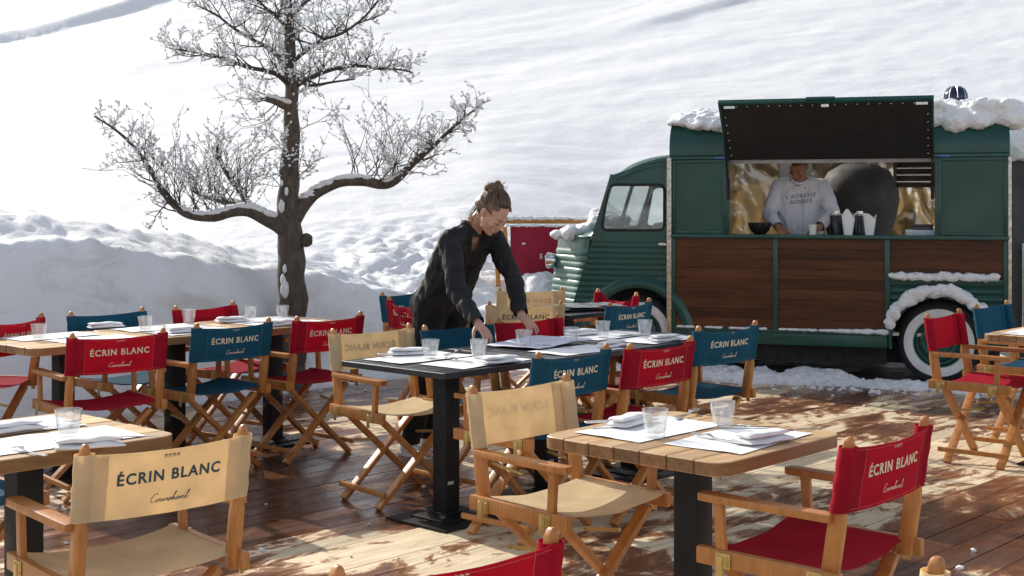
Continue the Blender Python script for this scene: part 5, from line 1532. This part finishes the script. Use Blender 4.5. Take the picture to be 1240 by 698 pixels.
def waitress():
    root = empty('person', (-.52, 7.9, 0), 'woman with brown hair in a bun, black shirt and trousers, leaning over the black table', 'person')
    f = -W; rt = -U
    pel = V((-.415, 7.76, .91)); neck = V((-.222, 7.45, 1.375)); chest = pel.lerp(neck, .66); waist = pel.lerp(neck, .28)
    sR, sL = V((-.345, 7.31, 1.285)), V((-.108, 7.57, 1.305))
    wR, wL = V((-.178, 7.02, .850)), V((.052, 7.32, .872))
    eR = V((-.300, 7.21, 1.0)); eL = V((.004, 7.47, 1.075))
    hR, hL = pel + rt * .09, pel - rt * .09
    aR, aL = V((-.60, 7.80, .085)), V((-.50, 7.99, .085))
    kR = (hR + aR) / 2 + f * .05; kL = (hL + aL) / 2 + f * .05
    hc = V((-.108, 7.36, 1.435)); hm = frame((.56, -.52, -.80), (.52, -.36, .78))
    # one continuous body
    mb = MB()
    seg(mb, [pel + rt * .05, waist + rt * .04, chest + rt * .06], [.098, .082, .090]); seg(mb, [pel - rt * .05, waist - rt * .04, chest - rt * .06], [.098, .082, .090])
    seg(mb, [sR, chest + rt * .05, neck], [.042, .082, .048]); seg(mb, [sL, chest - rt * .05, neck], [.042, .082, .048])
    hb = hc + hm @ V((0, -.03, -.06)); seg(mb, [neck - V((0, 0, .03)), neck + V((.02, -.02, .02)), hb], [.056, .050, .050])
    seg(mb, [sR, eR, wR], [.046, .036, .0245]); seg(mb, [sL, eL, wL], [.046, .036, .0245])
    seg(mb, [hR, kR, aR], [.085, .055, .038]); seg(mb, [hL, kL, aL], [.085, .055, .038])
    seg(mb, [aR - V((0, 0, .04)), aR + f * .15 - V((0, 0, .055))], [.036, .026]); seg(mb, [aL - V((0, 0, .04)), aL + f * .15 - V((0, 0, .055))], [.036, .026])
    head_parts(mb, hc, hm, .98)
    dR = V((.062, -.085, -.062)); dL = V((.068, -.080, -.060))
    hand(mb, wR, dR, (.35, -.25, .8), 1, .42, .98); hand(mb, wL, dL, (.2, -.35, .8), -1, .40, .98)
    me = remesh(mb, .0042, 3); put_mesh('body', me, 'skin_fair', root)
    face_details(root, hc, hm, .98, 'hair_brown')
    # trousers
    mb = MB(); seg(mb, [waist.lerp(pel, .55) + rt * .045, pel + rt * .055, hR + V((0, 0, -.05))], [.100, .116, .108]); seg(mb, [waist.lerp(pel, .55) - rt * .045, pel - rt * .055, hL + V((0, 0, -.05))], [.100, .116, .108])
    mb.ball(pel - f * .055 + V((0, 0, -.01)), (.15, .13, .12), 3)
    seg(mb, [hR, kR, aR + V((0, 0, .0))], [.108, .078, .062]); seg(mb, [hL, kL, aL + V((0, 0, .0))], [.108, .078, .062])
    me = remesh(mb, .010, 4, folds(9, .009, 2.)); cut(me, lambda p: p.z > .075 and (p - pel).dot(neck - pel) / (neck - pel).length < .16); put_mesh('trousers', me, 'trousers', root)
    # shirt: loose, hem hanging over the waistband
    mb = MB(); ax_ = (neck - pel).normalized()
    for g in (1, -1):
        seg(mb, [pel + rt * g * .06 + ax_ * .02, waist + rt * g * .058, chest + rt * g * .068], [.126, .108, .106])
    mb.ball(waist - V((0, 0, .05)) + f * .02, (.108, .10, .08), 3)
    seg(mb, [sR, chest + rt * .05, neck - V((0, 0, .035))], [.056, .098, .058]); seg(mb, [sL, chest - rt * .05, neck - V((0, 0, .035))], [.056, .098, .058])
    hull(mb, sR, .054, neck - V((.0, 0, .012)), .058); hull(mb, sL, .054, neck - V((.0, 0, .012)), .058)
    seg(mb, [sR, sR.lerp(eR, .5), eR, eR.lerp(wR, .55), wR - (wR - eR).normalized() * .015], [.060, .058, .055, .050, .042]); seg(mb, [sL, sL.lerp(eL, .5), eL, eL.lerp(wL, .55), wL - (wL - eL).normalized() * .015], [.060, .058, .055, .050, .042])
    fa, fb = folds(12, .013, 5.), folds(27, .0065, 8.)
    me = remesh(mb, .0065, 4, lambda p, n: fb(fa(p, n), n))
    vf = (f * .8 + V((0, 0, .5))).normalized()
    def keep(p):
        t = (p - pel).dot(ax_)
        if t < .035 + .02 * nz(p * 7) : return False
        for w_, e_ in ((wR, eR), (wL, eL)):
            dd = (w_ - e_).normalized()
            if (p - w_).dot(dd) > -.010 and (p - w_).length < .12: return False
        q = p - neck; side = abs(q.dot(rt)); up = q.dot(ax_); fr = q.dot(f)
        if fr > -.01 and side < .046 + (up) * .34 and up > -.15: return False     # open V at the throat
        if up > .02 and q.length < .1 and side < .06: return False
        return True
    cut(me, keep); sh = put_mesh('shirt', me, 'blouse', root)
    for w_, e_ in ((wR, eR), (wL, eL)):
        dd = (w_ - e_).normalized(); mb = MB(); q = Matrix.Translation(w_ - dd * .012) @ dd.to_track_quat('Z', 'Y').to_matrix().to_4x4()
        mb.lathe([(.041, -.055), (.0425, -.05), (.042, -.005), (.0400, .0), (.0375, -.004), (.037, -.05)], 24, q); mb.build('cuff', 'blouse', sh, 50, world=True)
    for g in (1, -1):      # collar leaves
        a = neck + rt * g * .052 - f * .035 + V((0, 0, .030)); b = neck + rt * g * .062 + f * .045 - V((0, 0, .005)); c = neck + rt * g * .030 + f * .105 - V((0, 0, .07)); d = neck + rt * g * .085 + f * .070 - V((0, 0, .062)); e2 = neck + rt * g * .085 - f * .02 - V((0, 0, .012))
        mb = MB(); mb.add([a, b, c, d, e2] + [p + V((0, 0, -.004)) - f * .003 for p in (a, b, c, d, e2)], [(0, 1, 4), (1, 3, 4), (1, 2, 3), (9, 6, 5), (9, 8, 6), (8, 7, 6), (0, 5, 6, 1), (1, 6, 7, 2), (2, 7, 8, 3), (3, 8, 9, 4), (4, 9, 5, 0)]); mb.build('collar', 'blouse', sh, 60, world=True)
    for t in (.60, .48, .36):
        p = pel + ax_ * ((neck - pel).length * t) + f * .105 + V((0, 0, .06)); mb = MB(); mb.ball(p, (.0065, .0065, .0065), 2); mb.build('button', 'button', sh, 60, world=True)
    # hair: cap with strand relief, bun, loose strands
    mb = MB(); mb.ball(hc + hm @ V((0, -.036, .046)), (.086, .098, .090), 3, hm); mb.ball(hc + hm @ V((0, -.06, .005)), (.082, .074, .082), 3, hm)
    for g in (-1, 1): mb.ball(hc + hm @ V((g * .052, .012, .052)), (.03, .05, .04), 2, hm)
    def strands(p, n):
        q = hm.transposed() @ (p - hc); return p + n * (.0045 * nz(V((q.x * 60, q.y * 9, q.z * 14))) + .003 * nz(V((q.x * 110, q.y * 20, q.z * 30))))
    me = remesh(mb, .005, 3, strands)
    def kh(p):
        q = hm.transposed() @ (p - hc); return not (q.y > .03 - .0 and q.z < .072 + (.03 - abs(q.x)) * .15 and q.y + .55 * q.z > .050 + .010 * nz(p * 40)) and not (q.z < -.035 - q.y * .2 + .012 * nz(p * 55))
    cut(me, kh); ha = put_mesh('hair', me, 'hair_brown', root)
    mb = MB(); bc = hc + hm @ V((0, -.080, .094)); rg = random.Random(4)
    for i in range(26):
        a, b = rg.uniform(0, 6.28), rg.uniform(-1, 1); rr = .044
        mb.ball(bc + hm @ V((math.cos(a) * rr * (1 - b * b) ** .5 * 1.3, math.sin(a) * rr * (1 - b * b) ** .5, b * rr * .9)), rg.uniform(.015, .026), 2)
    mb.ball(bc, .052, 2); me = remesh(mb, .005, 2, lambda p, n: p + n * .004 * nz(p * 70)); put_mesh('bun', me, 'hair_brown', ha)
    # combed strands lying on the cap, gathered into the bun
    for tone_, nn_ in (('hair_brown', 130), ('hair_dark', 40)):
        mb = MB(); ce = V((0, -.036, .046)); er = V((.086, .098, .090)); bd = V((0, -.52, .68)).normalized()
        for i in range(nn_):
            ph = rg.uniform(-2.0, 2.0); st_ = V((math.sin(ph), max(-.5, math.cos(ph)) * .92, .30 + .25 * math.cos(ph) + rg.uniform(-.08, .1) - .35 * (abs(ph) > 1.3))).normalized(); pts = []
            for j in range(9):
                d = st_.lerp(bd, j / 8 * .93).normalized(); q = V((d.x * er.x, d.y * er.y, d.z * er.z)) * (1.012 + .022 * math.sin(j / 8 * 3.1) + rg.uniform(-.004, .006))
                pts.append(hc + hm @ (ce + q))
            mb.tube(pts, [.0006, .0016, .0018, .0018, .0018, .0018, .0017, .0015, .001], 5, flat=None)
        mb.build('combed_strand', tone_, ha, 60, world=True)['kind'] = 'stuff'
    mb = MB()
    for i in range(90):
        a = rg.uniform(0, 6.28); s0 = bc + hm @ V((math.cos(a) * .035, math.sin(a) * .03, rg.uniform(-.02, .03))); d = V((rg.gauss(0, .02), rg.gauss(0, .02), rg.uniform(0, .03)))
        mb.tube([s0, s0 + d, s0 + d * 1.6 + V((rg.gauss(0, .012), rg.gauss(0, .012), -.004))], [.0013, .001, .0005], 4)
    for i in range(44):
        g = -1 if i % 3 else 1; s0 = hc + hm @ V((g * .075, -.035 - rg.random() * .05, -.005 - rg.random() * .03)); s0 += rt * 0
        mb.tube([s0, s0 + V((-.02 - rg.random() * .012, .012, -.035)), s0 + V((-.036 - rg.random() * .025, .028, -.062 - rg.random() * .03))], [.0022, .0018, .0006], 4)
    mb.build('loose_strand', 'hair_brown', ha, 60, world=True)['kind'] = 'stuff'
    for a_, nm in ((aR, 0), (aL, 1)):
        mb = MB(); q = V((a_.x, a_.y, 0)); hull(mb, q + V((0, 0, .045)) - f * .03, .042, q + f * .13 + V((0, 0, .034)), .030); hull(mb, q + V((0, 0, .045)) - f * .03, .040, q + f * .0 + V((0, 0, .085)), .044)
        mb.ball(q + f * .06 + V((0, 0, .03)), (.045, .05, .03), 2)
        me = remesh(mb, .007, 3); 
        for v in me.vertices: v.co.z = max(v.co.z, .004)
        so_ = put_mesh('shoe', me, 'trainer_white', root)
        mb = MB(); m3 = frame(f, (0, 0, 1)); mb.prism([q + m3 @ V((x, y, .002)) for x, y in ((-.036, -.07), (.036, -.07), (.044, .06), (.034, .15), (.0, .172), (-.034, .15), (-.044, .06))], (0, 0, .02)); mb.build('sole', 'trainer_white', so_, bevel=.004, world=True)
        mb = MB(); hull(mb, q + V((0, 0, .060)) - f * .072, .013, q - f * .062 + V((0, 0, .09)), .011); mb.build('heel_tab', 'trainer_dark', so_, 60, world=True)
waitress()

def cook():
    f = -DY; rt = f.cross(V((0, 0, 1)))          # faces the counter; rt: his right, image left
    cx = tx(970, .62); base = tw(cx, .62, .411)
    root = empty('person', base, 'cook in a pale sweatshirt with dark lettering, looking down behind the truck counter', 'person')
    Z = lambda z: base + V((0, 0, z - .411))
    pel = Z(1.13) - f * .02; neck = Z(1.70) + f * .06; chest = pel.lerp(neck, .70); waist = pel.lerp(neck, .3)
    sR = neck + rt * .185 - V((0, 0, .060)) - f * .01; sL = neck - rt * .185 - V((0, 0, .060)) - f * .01
    wR = tw(tx(942, .22), .22, 1.285); wL = tw(tx(992, .20), .20, 1.285)
    eR = (sR + wR) / 2 + rt * .09 - f * .10 - V((0, 0, .06)); eL = (sL + wL) / 2 - rt * .11 - f * .06 - V((0, 0, .06))
    hR, hL = pel + rt * .095, pel - rt * .095; aR, aL = base + rt * .11 + V((0, 0, .085)), base - rt * .11 + V((0, 0, .085))
    kR, kL = (hR + aR) / 2 + f * .03, (hL + aL) / 2 + f * .03
    hc = neck + f * .075 + V((0, 0, .115)) + rt * .012; hm = frame(f * .70 + rt * .25 - V((0, 0, .80)), f * .75 + V((0, 0, .72)))
    mb = MB()
    for g in (1, -1):
        seg(mb, [pel + rt * g * .06, waist + rt * g * .055, chest + rt * g * .08], [.105, .10, .115])
    seg(mb, [sR, chest + rt * .05, neck], [.055, .10, .06]); seg(mb, [sL, chest - rt * .05, neck], [.055, .10, .06])
    seg(mb, [neck - V((0, 0, .03)), neck + f * .02 + V((0, 0, .03)), hc + hm @ V((0, -.03, -.055))], [.064, .058, .057])
    seg(mb, [sR, eR, wR], [.054, .043, .030]); seg(mb, [sL, eL, wL], [.054, .043, .030])
    seg(mb, [hR, kR, aR], [.09, .062, .044]); seg(mb, [hL, kL, aL], [.09, .062, .044])
    for a_ in (aR, aL): seg(mb, [a_ - V((0, 0, .04)), a_ + f * .16 - V((0, 0, .055))], [.040, .028])
    head_parts(mb, hc, hm, 1.03)
    hand(mb, wR, f * .5 - rt * .35 - V((0, 0, .35)), V((0, 0, 1)) + rt * .3, -1, .5, 1.05); hand(mb, wL, f * .6 + rt * .5 - V((0, 0, .35)), V((0, 0, 1)) - rt * .3, 1, .5, 1.05)
    put_mesh('body', remesh(mb, .0048, 3), 'skin_tan', root); face_details(root, hc, hm, 1.03, 'hair_dark')
    mb = MB()
    for g in (1, -1): seg(mb, [pel + rt * g * .066 - V((0, 0, .03)), waist + rt * g * .072, chest + rt * g * .085], [.130, .128, .125])
    seg(mb, [sR, chest + rt * .06, neck - V((0, 0, .05))], [.075, .118, .065]); seg(mb, [sL, chest - rt * .06, neck - V((0, 0, .05))], [.075, .118, .065])
    hull(mb, sR, .072, neck - V((0, 0, .02)), .066); hull(mb, sL, .072, neck - V((0, 0, .02)), .066)
    for s_, e_, w_ in ((sR, eR, wR), (sL, eL, wL)): seg(mb, [s_, s_.lerp(e_, .5), e_, e_.lerp(w_, .6), w_ - (w_ - e_).normalized() * .01], [.076, .072, .066, .055, .043])
    me = remesh(mb, .009, 4, folds(10, .011, 3.))
    def keep(p):
        for w_, e_ in ((wR, eR), (wL, eL)):
            dd = (w_ - e_).normalized()
            if (p - w_).dot(dd) > -.006 and (p - w_).length < .13: return False
        q = p - neck - f * .012; return not (q.z > -.012 and math.hypot(q.x, q.y) < .088 and q.z + q.dot(f) * .9 > .0)
    cut(me, keep); sw = put_mesh('sweatshirt', me, 'sweater', root)
    mb = MB(); ring = []
    for i in range(25):
        a = 2 * math.pi * i / 24; d = rt * math.cos(a) + f * math.sin(a); ring.append(neck + f * .012 + d * .074 + V((0, 0, .018 - .055 * max(0, math.sin(a)))))
    mb.tube(ring, .013, 8, cap=False); mb.build('neck_band', 'sweater', sw, 70, world=True)
    # embroidered lines follow the chest
    dg = bpy.context.evaluated_depsgraph_get(); dg.update()
    from mathutils.bvhtree import BVHTree
    bv = BVHTree.FromPolygons([v.co + root.location for v in sw.data.vertices], [tuple(p.vertices) for p in sw.data.polygons])
    txt = text_mesh("L'ADRESSE\nNOIRES", .050, 'embroidery', .0003, .2, 1.15); vs = []
    ok = True
    for v in txt.vertices:
        o_ = chest + f * .5 + V((0, 0, .0)) - rt * (v.co.x + .01) + V((0, 0, v.co.y + v.co.x * .10))
        h = bv.ray_cast(o_, -f)
        v.co = (h[0] + f * (.0035 + v.co.z)) if h[0] is not None else o_ - f * .36
    link('embroidery', txt, sw, False); txt.transform(Matrix.Translation(-root.location))
    mb = MB(); 
    for g in (1, -1): seg(mb, [pel + rt * g * .06, hR.lerp(kR, .2) if g > 0 else hL.lerp(kL, .2), kR if g > 0 else kL, aR if g > 0 else aL], [.125, .118, .085, .066])
    me = remesh(mb, .013, 3, folds(8, .008, 1.)); cut(me, lambda p: p.z > base.z + .05 and p.z < pel.z + .07); put_mesh('trousers', me, 'trousers', root)
    # apron tied at the waist
    def ap(u, v):
        a = (u - .5) * 2.3; r = .205 + .012 * math.sin(u * 19) * v; d = f * math.cos(a) + rt * math.sin(a); return pel - f * .035 + d * r + V((0, 0, .10 - .52 * v)) + d * .03 * v
    mb = MB(); mb.grid(ap, 30, 14, lambda u, v: ap(u, v) * .99 + (pel + V((0, 0, ap(u, v).z - pel.z))) * .01); mb.build('apron', 'apron', root, 70, world=True)
    mb = MB(); mb.ball(hc + hm @ V((0, -.024, .050)), (.082, .099, .084), 3, hm); mb.ball(hc + hm @ V((0, -.05, .01)), (.078, .072, .07), 3, hm)
    me = remesh(mb, .006, 2, lambda p, n: p + n * .003 * nz(p * 60))
    def kh(p):
        q = hm.transposed() @ (p - hc); return not (q.y > .02 and q.z < .074 and q.y + .55 * q.z > .050) and not (q.z < -.03 - q.y * .2)
    cut(me, kh); put_mesh('hair', me, 'hair_dark', root)
    for a_ in (aR, aL):
        mb = MB(); q = V((a_.x, a_.y, base.z)); hull(mb, q + V((0, 0, .046)) - f * .03, .042, q + f * .14 + V((0, 0, .034)), .031); hull(mb, q + V((0, 0, .046)) - f * .03, .042, q + V((0, 0, .085)), .045)
        me = remesh(mb, .008, 3)
        for v in me.vertices: v.co.z = max(v.co.z, base.z + .002)
        put_mesh('shoe', me, 'trainer_dark', root)
cook()
